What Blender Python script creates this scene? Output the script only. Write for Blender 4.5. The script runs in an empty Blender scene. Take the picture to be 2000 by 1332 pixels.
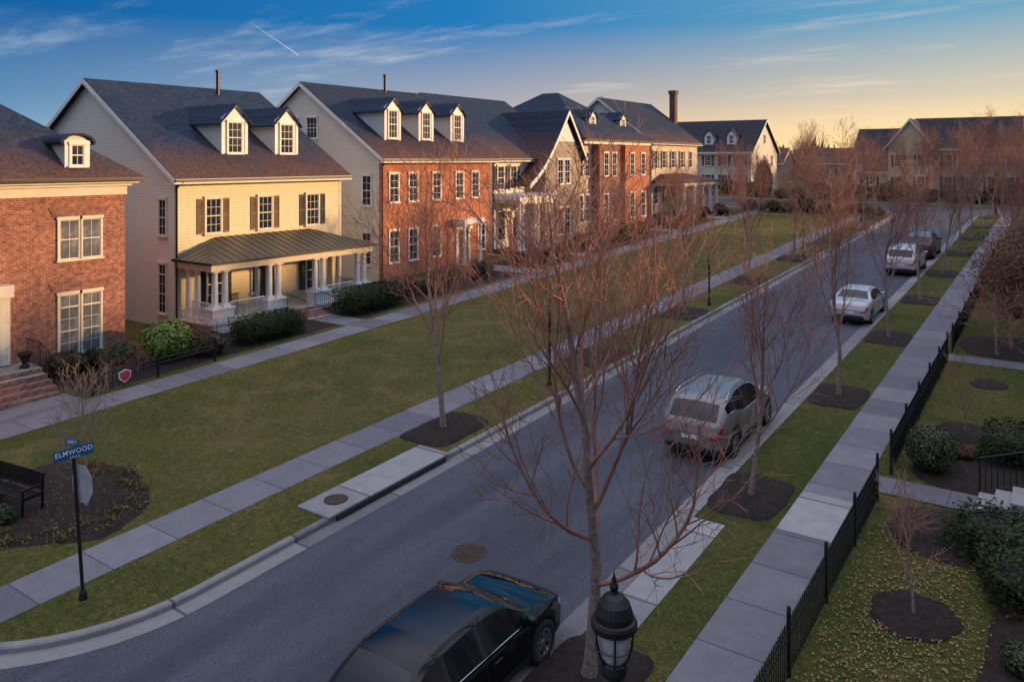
import bpy, math, random
from mathutils import Vector, Matrix
from math import sin, cos, pi, radians, sqrt, atan2
scene=bpy.context.scene; coll=scene.collection
G=.0405
def gz(y):
    if y<-60: return -60*G
    if y<100: return G*y
    if y<130: return G*(y-(y-100)**2/60.0)
    return G*115
# ---------------------------------------------------------------- materials
def base_mat(name,rough=.8,metal=0.0,spec=.5):
    m=bpy.data.materials.new(name); m.use_nodes=True
    nt=m.node_tree; b=nt.nodes['Principled BSDF']
    b.inputs['Roughness'].default_value=rough; b.inputs['Metallic'].default_value=metal
    b.inputs['Specular IOR Level'].default_value=spec
    return m,nt,b
def N(nt,t,**k):
    n=nt.nodes.new(t)
    for a,v in k.items(): setattr(n,a,v)
    return n
def mathn(nt,op,a,b=None,c=None):
    n=N(nt,'ShaderNodeMath',operation=op)
    for i,v in enumerate((a,b,c)):
        if v is None: continue
        if isinstance(v,(int,float)): n.inputs[i].default_value=v
        else: nt.links.new(v,n.inputs[i])
    return n.outputs[0]
def mixc(nt,f,a,b,mode='MIX'):
    n=N(nt,'ShaderNodeMix',data_type='RGBA',blend_type=mode)
    for i,v in ((0,f),(6,a),(7,b)):
        if isinstance(v,(int,float)): n.inputs[i].default_value=v
        elif isinstance(v,tuple): n.inputs[i].default_value=(v[0],v[1],v[2],1)
        else: nt.links.new(v,n.inputs[i])
    return n.outputs[2]
def noise(nt,vec,scale,detail=4,rough=.6):
    n=N(nt,'ShaderNodeTexNoise'); n.inputs['Scale'].default_value=scale
    n.inputs['Detail'].default_value=detail; n.inputs['Roughness'].default_value=rough
    nt.links.new(vec,n.inputs['Vector']); return n.outputs['Fac']
def ramp(nt,f,a,b):
    n=N(nt,'ShaderNodeMapRange'); n.inputs[1].default_value=a; n.inputs[2].default_value=b
    n.interpolation_type='SMOOTHSTEP'
    nt.links.new(f,n.inputs[0]); return n.outputs[0]
def objco(nt): return N(nt,'ShaderNodeTexCoord').outputs['Object']
def bump(nt,b,h,strength=.4,dist=.02):
    n=N(nt,'ShaderNodeBump'); n.inputs['Strength'].default_value=strength; n.inputs['Distance'].default_value=dist
    nt.links.new(h,n.inputs['Height']); nt.links.new(n.outputs[0],b.inputs['Normal'])
def noise_mat(name,c1,c2,scale=3,rough=.8,metal=0,bs=.3,bd=.01,scale2=None,spec=.5,lo=.35,hi=.65):
    m,nt,b=base_mat(name,rough,metal,spec); co=objco(nt)
    f=noise(nt,co,scale); col=mixc(nt,ramp(nt,f,lo,hi),c1,c2)
    if scale2:
        f2=noise(nt,co,scale2,3,.7)
        col=mixc(nt,1.0,col,mixc(nt,ramp(nt,f2,.3,.7),(.55,.55,.55),(1.35,1.35,1.35)),'MULTIPLY')
        if bs: bump(nt,b,f2,bs,bd)
    elif bs: bump(nt,b,f,bs,bd)
    nt.links.new(col,b.inputs['Base Color']); return m
def wallvec(nt):
    co=objco(nt); s=N(nt,'ShaderNodeSeparateXYZ'); nt.links.new(co,s.inputs[0])
    c=N(nt,'ShaderNodeCombineXYZ'); nt.links.new(mathn(nt,'ADD',s.outputs[0],s.outputs[1]),c.inputs[0]); nt.links.new(s.outputs[2],c.inputs[1])
    return co,s,c.outputs[0]
def brick_mat(name,c1,c2,mortar,w=.24,h=.085,ms=.011,rough=.85):
    m,nt,b=base_mat(name,rough); co,s,v=wallvec(nt)
    t=N(nt,'ShaderNodeTexBrick'); t.inputs['Scale'].default_value=1; t.inputs['Brick Width'].default_value=w
    t.inputs['Row Height'].default_value=h; t.inputs['Mortar Size'].default_value=ms; t.inputs['Bias'].default_value=-.1
    for k,c in (('Color1',c1),('Color2',c2),('Mortar',mortar)): t.inputs[k].default_value=(*c,1)
    nt.links.new(v,t.inputs['Vector'])
    f=noise(nt,co,.8,3); f4=noise(nt,v,5,2); col=mixc(nt,1.0,t.outputs['Color'],mixc(nt,f,(.6,.6,.63),(1.35,1.33,1.27)),'MULTIPLY')
    col=mixc(nt,1.0,col,mixc(nt,ramp(nt,f4,.35,.65),(.74,.72,.72),(1.24,1.24,1.24)),'MULTIPLY')
    nt.links.new(col,b.inputs['Base Color']); bump(nt,b,t.outputs['Fac'],-.5,.01); return m
def siding_mat(name,c,board=.15):
    m,nt,b=base_mat(name,.55); co,s,v=wallvec(nt)
    fr=mathn(nt,'FRACT',mathn(nt,'DIVIDE',s.outputs[2],board))
    line=mathn(nt,'LESS_THAN',fr,.13)
    f=noise(nt,co,1.2,4); c2=tuple(x*.86 for x in c)
    col=mixc(nt,f,c2,c); col=mixc(nt,mathn(nt,'MULTIPLY',line,.4),col,tuple(x*.3 for x in c))
    nt.links.new(col,b.inputs['Base Color']); bump(nt,b,mathn(nt,'SUBTRACT',1.0,fr),.6,.02); return m
def shingle_mat(name,c1,c2,c3,amt=.85):
    m,nt,b=base_mat(name,.75,spec=.3); co,s,v=wallvec(nt)
    c=N(nt,'ShaderNodeCombineXYZ'); nt.links.new(s.outputs[1],c.inputs[0]); nt.links.new(mathn(nt,'MULTIPLY',s.outputs[2],1.8),c.inputs[1])
    t=N(nt,'ShaderNodeTexBrick'); t.inputs['Scale'].default_value=1; t.inputs['Brick Width'].default_value=.34
    t.inputs['Row Height'].default_value=.22; t.inputs['Mortar Size'].default_value=.016; t.inputs['Mortar Smooth'].default_value=.4
    for k,cc in (('Color1',c1),('Color2',c2),('Mortar',tuple(x*.45 for x in c1))): t.inputs[k].default_value=(*cc,1)
    nt.links.new(c.outputs[0],t.inputs['Vector'])
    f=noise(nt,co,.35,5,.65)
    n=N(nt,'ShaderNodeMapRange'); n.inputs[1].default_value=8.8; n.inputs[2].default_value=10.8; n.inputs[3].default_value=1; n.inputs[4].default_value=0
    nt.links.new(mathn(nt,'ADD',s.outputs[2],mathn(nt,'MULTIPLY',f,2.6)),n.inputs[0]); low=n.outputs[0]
    col=mixc(nt,mathn(nt,'MULTIPLY',low,amt),t.outputs['Color'],c3)  # warm glow toward the eaves is painted into the colour by height
    f2=noise(nt,co,7,4,.7); col=mixc(nt,1.0,col,mixc(nt,ramp(nt,f2,.3,.7),(.55,.55,.55),(1.45,1.45,1.45)),'MULTIPLY')
    nt.links.new(col,b.inputs['Base Color']); bump(nt,b,t.outputs['Fac'],-.5,.012); return m
def walk_mat(name,c,axis=1,step=1.5,off=0.0):
    m,nt,b=base_mat(name,.85); co=objco(nt); s=N(nt,'ShaderNodeSeparateXYZ'); nt.links.new(co,s.inputs[0])
    yy=mathn(nt,'DIVIDE',mathn(nt,'ADD',s.outputs[axis],off),step); fr=mathn(nt,'FRACT',yy)
    line=mathn(nt,'LESS_THAN',fr,.022)
    wn=N(nt,'ShaderNodeTexWhiteNoise',noise_dimensions='1D'); nt.links.new(mathn(nt,'FLOOR',yy),wn.inputs['W'])
    f=noise(nt,co,2.2,5); f2=noise(nt,co,25,3,.7)
    col=mixc(nt,f,tuple(x*.62 for x in c),tuple(x*1.22 for x in c))
    col=mixc(nt,1.0,col,mixc(nt,wn.outputs['Value'],(.74,.74,.76),(1.2,1.19,1.16)),'MULTIPLY')
    col=mixc(nt,1.0,col,mixc(nt,f2,(.7,.7,.7),(1.3,1.3,1.3)),'MULTIPLY')
    col=mixc(nt,mathn(nt,'MULTIPLY',line,.8),col,tuple(x*.25 for x in c))
    nt.links.new(col,b.inputs['Base Color']); bump(nt,b,f2,.2,.005); return m
def grass_mat(name,c1,c2,c3):
    m,nt,b=base_mat(name,.95,spec=.12); co=objco(nt)
    f=noise(nt,co,.22,5,.6); f1=noise(nt,co,.7,5,.7); f2=noise(nt,co,28,3,.8); f3=noise(nt,co,6,4,.75)
    col=mixc(nt,ramp(nt,f,.38,.62),c1,c2)
    col=mixc(nt,mathn(nt,'MULTIPLY',ramp(nt,f1,.44,.66),.6),col,c3)
    col=mixc(nt,1.0,col,mixc(nt,ramp(nt,f2,.3,.7),(.42,.45,.42),(1.6,1.55,1.45)),'MULTIPLY')
    col=mixc(nt,1.0,col,mixc(nt,ramp(nt,f3,.3,.7),(.70,.73,.70),(1.28,1.25,1.2)),'MULTIPLY')
    nt.links.new(col,b.inputs['Base Color']); bump(nt,b,f2,.8,.05); return m
def asphalt_mat():
    m,nt,b=base_mat('asphalt',.8,spec=.4); co=objco(nt)
    mp=N(nt,'ShaderNodeMapping'); mp.inputs['Scale'].default_value=(1,.12,1); nt.links.new(co,mp.inputs[0])
    f=noise(nt,co,.5,5); fs=noise(nt,mp.outputs[0],.9,3); f2=noise(nt,co,45,2,.8); f3=noise(nt,co,3,4,.7)
    col=mixc(nt,f,(.060,.065,.082),(.084,.090,.108))
    col=mixc(nt,1.0,col,mixc(nt,ramp(nt,fs,.35,.65),(.80,.80,.81),(1.2,1.19,1.17)),'MULTIPLY')
    col=mixc(nt,1.0,col,mixc(nt,ramp(nt,f2,.3,.7),(.5,.5,.5),(1.5,1.5,1.5)),'MULTIPLY')
    col=mixc(nt,1.0,col,mixc(nt,f3,(.82,.82,.82),(1.18,1.18,1.18)),'MULTIPLY')
    nt.links.new(col,b.inputs['Base Color']); bump(nt,b,f2,.4,.01); return m
M={}
M['asphalt']=asphalt_mat()
M['grass']=grass_mat('grass',(.088,.094,.024),(.125,.112,.034),(.19,.145,.06))
M['grass2']=grass_mat('grass_yard',(.06,.08,.019),(.09,.095,.026),(.14,.115,.042))
M['ground']=grass_mat('ground',(.08,.07,.035),(.11,.085,.045),(.14,.11,.06))
M['walk']=walk_mat('walk',(.21,.20,.215))
M['walkx']=walk_mat('walk_x',(.21,.20,.215),axis=0,step=1.2)
M['walk_bright']=walk_mat('walk_bright',(.36,.345,.335),step=3,off=1)
M['kerb']=walk_mat('kerb_concrete',(.26,.245,.235),step=3.0)
M['mulch']=noise_mat('mulch',(.022,.014,.010),(.05,.03,.02),6,.95,bs=1,bd=.05,scale2=40)
M['brick']=brick_mat('red_brick',(.38,.12,.07),(.20,.06,.038),(.38,.28,.22))
M['brick2']=brick_mat('orange_brick',(.56,.17,.07),(.37,.10,.045),(.42,.25,.16))
M['brick3']=brick_mat('dark_brick',(.33,.11,.07),(.22,.075,.05),(.30,.22,.18))
M['chim']=brick_mat('chimney_brick',(.16,.07,.05),(.10,.045,.035),(.18,.14,.12))
M['brickstep']=brick_mat('step_brick',(.32,.13,.095),(.24,.095,.07),(.32,.28,.24))
M['cream']=siding_mat('cream_siding',(.78,.66,.42))
M['white_s']=siding_mat('white_siding',(.74,.71,.62))
M['grey_s']=siding_mat('pale_siding',(.74,.70,.58))
M['tan_s']=siding_mat('tan_siding',(.68,.57,.42))
M['stone']=brick_mat('stone',(.42,.34,.26),(.28,.24,.20),(.36,.31,.26),w=.5,h=.22,ms=.03)
M['trim']=noise_mat('white_trim',(.74,.72,.68),(.82,.80,.77),2,.5,bs=0)
M['frieze']=noise_mat('cream_trim',(.66,.60,.48),(.74,.68,.56),2,.5,bs=0)
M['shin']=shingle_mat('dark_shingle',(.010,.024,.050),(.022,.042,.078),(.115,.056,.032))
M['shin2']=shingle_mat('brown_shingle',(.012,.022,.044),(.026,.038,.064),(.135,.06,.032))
M['shinf']=shingle_mat('plain_dark_shingle',(.020,.022,.030),(.033,.034,.042),(.05,.038,.034),.4)
def seam_mat():
    m,nt,b=base_mat('standing_seam_metal',.45,.3); co,s,v=wallvec(nt)
    f=noise(nt,co,1.5,4); col=mixc(nt,f,(.08,.072,.05),(.14,.125,.09))
    nt.links.new(col,b.inputs['Base Color']); return m
M['porchmetal']=seam_mat()
def glass_mat(name,dark,light,amt,spec=.5):
    m,nt,b=base_mat(name,.07,spec=spec); co=objco(nt); f=noise(nt,co,.9,2)
    col=mixc(nt,ramp(nt,f,.5-amt,.62-amt),dark,light); nt.links.new(col,b.inputs['Base Color']); bump(nt,b,f,.03,.05); return m
M['glass']=glass_mat('window_glass',(.018,.026,.040),(.06,.07,.085),-.02)
M['glass_blind']=glass_mat('window_glass_blinds',(.13,.14,.15),(.26,.27,.27),.05)
M['carglass']=glass_mat('car_glass',(.008,.010,.014),(.014,.016,.020),0,.6)
M['shutter']=noise_mat('shutter_olive',(.13,.09,.035),(.19,.13,.05),5,.6,bs=.1)
M['shutter_dark']=noise_mat('shutter_dark',(.035,.04,.045),(.06,.06,.065),5,.6,bs=.1)
M['black']=noise_mat('black_iron',(.010,.010,.011),(.018,.018,.020),8,.4,bs=.05,metal=.2)
M['rubber']=noise_mat('rubber',(.015,.015,.016),(.028,.028,.03),8,.85,bs=.1)
M['plastic']=noise_mat('dark_plastic',(.02,.02,.022),(.035,.035,.038),8,.6,bs=.05)
M['rim']=noise_mat('alloy',(.35,.35,.36),(.5,.5,.5),4,.3,.8,bs=0)
M['chrome']=noise_mat('chrome',(.6,.6,.6),(.7,.7,.7),4,.15,1,bs=0)
M['red']=noise_mat('tail_red',(.38,.02,.015),(.55,.04,.03),6,.2,bs=0)
M['lampwhite']=noise_mat('lamp_clear',(.5,.5,.5),(.75,.75,.72),6,.15,bs=0)
M['bark']=noise_mat('bark',(.23,.17,.14),(.38,.29,.24),9,.9,bs=.8,bd=.02,scale2=30)
M['twig']=noise_mat('twig',(.30,.135,.09),(.44,.22,.15),2,.8,bs=0)
M['twig2']=noise_mat('twig_tan',(.28,.20,.12),(.38,.27,.16),2,.8,bs=0)
M['leaf']=noise_mat('leaf_green',(.03,.05,.014),(.08,.11,.03),5,.6,bs=0,scale2=30)
M['leaf_bright']=noise_mat('leaf_bright',(.10,.17,.02),(.22,.32,.05),5,.5,bs=0,scale2=30)
M['leaf_dark']=noise_mat('leaf_dark',(.024,.040,.012),(.06,.085,.026),5,.75,bs=0,scale2=30,spec=.2)
M['leaf_brown']=noise_mat('leaf_brown',(.085,.06,.03),(.24,.12,.07),2,.8,bs=0,scale2=25,spec=.2)
M['leaf_straw']=noise_mat('leaf_straw',(.12,.08,.035),(.24,.18,.07),4,.8,bs=0,scale2=25,spec=.2)
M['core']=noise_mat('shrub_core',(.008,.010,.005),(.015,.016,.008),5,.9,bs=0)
M['litter']=noise_mat('dry_leaf',(.26,.15,.055),(.40,.27,.11),9,.8,bs=0)
M['signblue']=noise_mat('sign_blue',(.006,.085,.20),(.01,.11,.24),4,.4,bs=0)
M['signgrey']=noise_mat('sign_back',(.38,.38,.38),(.46,.46,.45),4,.5,.1,bs=0)
M['white']=noise_mat('white_paint',(.78,.78,.77),(.85,.85,.83),4,.5,bs=0)
M['iron']=noise_mat('rusty_cast_iron',(.05,.035,.028),(.10,.065,.045),10,.8,.3,bs=.6,bd=.01)
M['woods']=noise_mat('woods',(.15,.09,.065),(.26,.15,.10),.2,.95,bs=0)
M['hyd']=noise_mat('hydrant_red',(.5,.03,.03),(.6,.05,.04),4,.4,bs=0)
M['pink']=noise_mat('heart_pink',(.60,.04,.09),(.68,.07,.12),4,.5,bs=0)
M['frost']=noise_mat('lamp_glass',(.40,.40,.40),(.55,.55,.54),7,.25,bs=0)
def paint(name,c,metal=.4,rough=.25,spec=.5):
    m,nt,b=base_mat(name,rough,metal,spec); b.inputs['Coat Weight'].default_value=1; b.inputs['Coat Roughness'].default_value=.03
    co=objco(nt); f=noise(nt,co,3,4); nt.links.new(mixc(nt,f,tuple(x*.88 for x in c),tuple(x*1.1 for x in c)),b.inputs['Base Color']); return m
M['p_black']=paint('black_paint',(.004,.004,.006),.0,.2,.0)
M['p_grey']=paint('pewter_paint',(.21,.19,.18),.25,.4)
M['p_silver']=paint('silver_paint',(.56,.52,.51),.2,.4)
M['p_white']=paint('pale_paint',(.56,.53,.52),.1,.3)
M['p_dark']=paint('dark_red_paint',(.05,.02,.02),.3,.3)
# ---------------------------------------------------------------- mesh helpers
class Thing:
    def __init__(s,name,label,cat,x,y,z=None,group=None,rotz=0):
        o=bpy.data.objects.new(name,None); o.empty_display_size=.3
        z=gz(y)+.12 if z is None else z
        o.location=(x,y,z); o.rotation_euler=(0,0,rotz); coll.objects.link(o)
        o["label"]=label; o["category"]=cat
        if group: o["group"]=group
        s.o=o; s.loc=Vector((x,y,z))
class MB:
    def __init__(s): s.V=[]; s.F=[]
    def box(s,x0,x1,y0,y1,z0,z1):
        b=len(s.V); s.V+=[(x,y,z) for z in (z0,z1) for y in (y0,y1) for x in (x0,x1)]
        s.F+=[tuple(b+i for i in f) for f in ((0,2,3,1),(4,5,7,6),(0,1,5,4),(2,6,7,3),(0,4,6,2),(1,3,7,5))]; return s
    def poly(s,pts):
        b=len(s.V); s.V+=[tuple(p) for p in pts]; s.F.append(tuple(range(b,b+len(pts)))); return s
    def prism(s,pts,v):
        n=len(pts); b=len(s.V); v=Vector(v); s.V+=[tuple(p) for p in pts]+[tuple(Vector(p)+v) for p in pts]
        s.F.append(tuple(b+i for i in range(n))[::-1]); s.F.append(tuple(b+n+i for i in range(n)))
        for i in range(n):
            j=(i+1)%n; s.F.append((b+i,b+j,b+n+j,b+n+i))
        return s
    def lathe(s,cx,cy,prof,n=16,z0=0):
        b=len(s.V)
        for r,z in prof:
            for k in range(n): a=2*pi*k/n; s.V.append((cx+r*cos(a),cy+r*sin(a),z0+z))
        for i in range(len(prof)-1):
            for k in range(n):
                k2=(k+1)%n; s.F.append((b+i*n+k,b+i*n+k2,b+(i+1)*n+k2,b+(i+1)*n+k))
        s.F.append(tuple(b+k for k in range(n))[::-1]); s.F.append(tuple(b+(len(prof)-1)*n+k for k in range(n))); return s
    def tube(s,pts,rad,n=6):
        b=len(s.V); m=len(pts)
        for i,p in enumerate(pts):
            d=(pts[min(i+1,m-1)]-pts[max(i-1,0)])
            if d.length<1e-9: d=Vector((0,0,1))
            d.normalize(); a=Vector((0,0,1)) if abs(d.z)<.9 else Vector((1,0,0))
            u=d.cross(a).normalized(); w=d.cross(u)
            for k in range(n):
                t=2*pi*k/n; s.V.append(tuple(p+u*(cos(t)*rad[i])+w*(sin(t)*rad[i])))
        for i in range(m-1):
            for k in range(n):
                k2=(k+1)%n; s.F.append((b+i*n+k,b+i*n+k2,b+(i+1)*n+k2,b+(i+1)*n+k))
        return s
    def cyl(s,p0,p1,r,n=8,r1=None):
        return s.tube([Vector(p0),Vector(p1)],[r,r if r1 is None else r1],n)
    def mesh(s,name,mat,off=(0,0,0),smooth=False):
        ox,oy,oz=off; me=bpy.data.meshes.new(name)
        me.from_pydata([(x-ox,y-oy,z-oz) for x,y,z in s.V],[],s.F); me.materials.append(mat); me.update()
        if smooth:
            me.polygons.foreach_set('use_smooth',[True]*len(me.polygons))
        return me
    def make(s,T,name,mat,smooth=False,world=True,bevel=0):
        me=s.mesh(name,mat,T.loc if world else (0,0,0),smooth)
        o=bpy.data.objects.new(name,me); coll.objects.link(o); o.parent=T.o
        if bevel:
            bm=o.modifiers.new('b','BEVEL'); bm.width=bevel; bm.segments=2
        return o
def put(name,me,parent,loc=(0,0,0),rot=(0,0,0),scale=(1,1,1)):
    o=bpy.data.objects.new(name,me); coll.objects.link(o); o.parent=parent; o.location=loc; o.rotation_euler=rot; o.scale=scale; return o
def single(name,mb,mat,label=None,cat=None,kind=None,group=None,smooth=False):
    me=mb.mesh(name,mat,(0,0,0),smooth); o=bpy.data.objects.new(name,me); coll.objects.link(o)
    if label: o["label"]=label
    if cat: o["category"]=cat
    if kind: o["kind"]=kind
    if group: o["group"]=group
    return o
# ---------------------------------------------------------------- ground
YS=[-60,-20,0,20,40,60,80,100]+[100+i*3 for i in range(1,11)]
def sheet(name,x0,x1,y0,y1,h,mat,label,cat='ground'):
    ys=sorted(set([y0,y1]+[y for y in YS if y0<y<y1])); mb=MB()
    for y in ys: mb.V+=[(x0,y,gz(y)+h),(x1,y,gz(y)+h)]
    for i in range(len(ys)-1): mb.F.append((2*i,2*i+1,2*i+3,2*i+2))
    return single(name,mb,mat,label,cat,'structure')
sheet('ground',-3000,3000,-400,6000,-.06,M['ground'],'dry winter grassland reaching the horizon')
sheet('road',-220,220,-20,99.0,0,M['asphalt'],'blue grey asphalt street between concrete kerbs','road')
def arc(cx,cy,r,a0,a1,n=12): return [(cx+r*cos(radians(a0+(a1-a0)*i/n)),cy+r*sin(radians(a0+(a1-a0)*i/n))) for i in range(n+1)]
def offset(path,d):
    out=[]
    for i,p in enumerate(path):
        a=Vector(path[max(i-1,0)]); b=Vector(path[min(i+1,len(path)-1)]); t=(b-a).normalized(); n=Vector((-t.y,t.x)); out.append((p[0]+n.x*d,p[1]+n.y*d))
    return out
def ribbon(mb,pa,pb,ha,hb):
    b=len(mb.V)
    for p,q in zip(pa,pb): mb.V+=[(p[0],p[1],gz(p[1])+ha),(q[0],q[1],gz(q[1])+hb)]
    for i in range(len(pa)-1): mb.F.append((b+2*i,b+2*i+1,b+2*i+3,b+2*i+2))
def block(path,close,mat,name,label,inlet=None):
    mb=MB(); p1=offset(path,.03); p2=offset(path,.17)
    ribbon(mb,path,path,-.02,.10); ribbon(mb,path,p1,.10,.13); ribbon(mb,p1,p2,.13,.132)
    k=single('kerb',mb,M['kerb'],'pale concrete kerb with joints','kerb','structure')
    g=MB(); ribbon(g,path,offset(path,-.42),.006,.004)
    single('gutter',g,M['kerb'],'concrete gutter pan beside the kerb','gutter','structure')
    pts=p2+close; l=MB(); l.poly([(x,y,gz(y)+.12) for x,y in pts]); single(name,l,mat,label,'lawn','structure')
XL,XR=-14.43,-7.38
def dens(p,q,n): return [(p[0]+(q[0]-p[0])*i/n,p[1]+(q[1]-p[1])*i/n) for i in range(n)]
pl=[(-200,5.5),(-60,5.5)]+arc(XL-4,9.5,4,-90,0)+dens((XL,10),(XL,87),10)[1:]+arc(XL-6,87,6,0,90)+[(-60,93),(-200,93)]
block(pl,[],M['grass'],'lawn','wide green and straw winter lawn')
pr=[(200,93),(20,93)]+arc(XR+5,88,5,90,180)+[(XR,60),(XR,30),(XR,5)]+arc(XR+5,5,5,180,270)+[(200,0)]
block(pr,[],M['grass2'],'lawn','green verge and front yards beside the pavement')
sheet('lawn',-220,220,98.5,170,.10,M['grass'],'far lawns beyond the cross street','lawn')
mbk=MB(); mbk.box(-220,220,98.3,98.5,gz(98)-.1,gz(98.5)+.14); single('kerb',mbk,M['kerb'],'kerb of the cross street','kerb','structure')
sheet('pavement',-18.0,-16.65,5.9,91,.128,M['walk'],'grey concrete pavement panels between lawn and verge','pavement')
sheet('pavement',-5.45,-4.24,1,92,.128,M['walk'],'grey concrete pavement panels beside iron fence','pavement')
sheet('pavement',-28.5,-27.0,5.9,91,.128,M['walk'],'grey concrete front walk before the houses','pavement')
sheet('pavement',-60,-15,89.3,90.6,.131,M['walkx'],'pavement beside cross street','pavement')
sheet('pavement',-60,30,100.3,101.5,.131,M['walkx'],'pavement beyond cross street','pavement')
sheet('pavement',-5.44,-4.25,18.2,20.4,.134,M['walk_bright'],'newer pale concrete pavement panel','pavement')
sheet('path',-7.2,-6.45,13.1,17.7,.132,M['walk_bright'],'pale concrete slab set in the verge','path')
sheet('path',-31.9,-28.5,6,14.4,.131,M['walkx'],'concrete landing in front of brick steps','path')
for y0,y1,x0 in ((26.8,28.2,-31.2),(42.6,44.4,-34),(50.5,52,-33.5),(66,67.6,-34),(77.5,79.5,-31)):
    sheet('path',x0,-28.5,y0,y1,.131,M['walkx'],'short concrete path to a front door','path')
sheet('path',-4.24,3,21.3,22.3,.145,M['walkx'],'short concrete path through the fence opening','path')
sheet('path',-4.24,3,34.5,35.5,.131,M['walkx'],'short concrete path through the fence opening','path')
rng=random.Random(3)
def blobsheet(name,cx,cy,rx,ry,mat,label,h=.138,p=2.0,mound=.05,n=40,wob=.06):
    mb=MB(); ph=rng.random()*6
    rings=(1.0,.93,.6,.0)
    for k,rr in enumerate(rings):
        for i in range(n):
            a=2*pi*i/n; c,s_=cos(a),sin(a)
            q=(abs(c)**p+abs(s_)**p)**(-1/p)*(1+wob*sin(3*a+ph)*.6+wob*sin(7*a+ph*2)*.5+rng.uniform(-1,1)*wob*.35)
            x=cx+rx*q*c*rr; y=cy+ry*q*s_*rr
            mb.V.append((x,y,gz(y)+h-(.03 if k==0 else 0)+(mound if k>=2 else mound*.6 if k==1 else 0)))
    for k in range(len(rings)-1):
        for i in range(n):
            j=(i+1)%n; mb.F.append((k*n+i,k*n+j,(k+1)*n+j,(k+1)*n+i))
    return single(name,mb,mat,label,'mulch bed','structure',smooth=True)
sheet('mulch_bed',-33.2,-29.0,12,86,.127,M['mulch'],'dark mulch planting bed along house fronts','mulch bed')
blobsheet('mulch_bed',-21.2,9.9,2.9,2.1,M['mulch'],'large round dark mulch bed on the lawn')
LT=[(-15.9,19.0),(-15.6,28.2),(-15.55,37.0),(-15.6,46.8),(-15.6,56),(-15.5,65.4),(-15.3,74.6),(-15.4,83.5)]
RT=[(-6.56,11.6),(-6.45,19.5),(-6.35,28.2),(-6.3,36.9),(-6.3,45.6),(-6.3,54.2),(-6.3,62.9),(-6.25,71.6),(-6.25,80.3),(-6.2,88)]
for x,y in LT: blobsheet('mulch_bed',max(x,-15.75),y,.92,1.4,M['mulch'],'rectangular dark mulch patch at tree foot',p=5,wob=.04)
for x,y in RT: blobsheet('mulch_bed',x,y+(.0 if y>12 else -.2),.86,1.25,M['mulch'],'rectangular dark mulch patch at tree foot',p=5,wob=.04)
blobsheet('mulch_bed',-2.36,16.3,.78,.82,M['mulch'],'round mulch ring on the yard lawn')
blobsheet('mulch_bed',-2.5,26.7,.85,.85,M['mulch'],'round mulch ring on the yard lawn')
blobsheet('mulch_bed',-2.3,32,.6,.6,M['mulch'],'round mulch ring on the yard lawn')
blobsheet('mulch_bed',.1,13,1.5,6.3,M['mulch'],'curved mulch border along the yard',p=2.5)
blobsheet('mulch_bed',-1.2,19.9,2.3,1.3,M['mulch'],'mulch border with hedge',p=3)
blobsheet('mulch_bed',-1.5,23.8,2.0,1.4,M['mulch'],'mulch border with clipped ball shrub',p=4)
blobsheet('mulch_bed',-2.2,37.5,1.5,1.8,M['mulch'],'mulch below evergreen tree',p=3)
T=Thing('storm_drain','long concrete storm drain slab with dark inlet in kerb','storm drain',-15,15.3)
MB().prism([(-15.55,13.0,gz(13)+.12),(-14.41,13.0,gz(13)+.12),(-14.41,17.5,gz(17.5)+.12),(-15.55,17.5,gz(17.5)+.12)],(0,0,.06)).make(T,'slab',M['walk_bright'],bevel=.01)
MB().prism([(-14.44,13.25,gz(13.25)+.0),(-14.36,13.25,gz(13.25)),(-14.36,17.3,gz(17.3)),(-14.44,17.3,gz(17.3))],(0,0,.14)).make(T,'inlet_opening',M['rubber'])
MB().lathe(-14.98,13.75,[(.30,gz(13.75)+.17),(.30,gz(13.75)+.195),(.26,gz(13.75)+.20)],24).make(T,'lid',M['iron'])
T=Thing('manhole_cover','round cast iron manhole cover set in asphalt','manhole cover',-10.8,13.8,gz(13.8))
mb=MB(); mb.lathe(0,0,[(.40,.002),(.40,.008),(.37,.010)],28)
for k in range(6): mb.box(-.3,.3,-.25+k*.1-.01,-.25+k*.1+.01,.010,.016)
mb.make(T,'cover',M['iron'],world=False); T.o.rotation_euler=(math.atan(G),0,.5)
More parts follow.
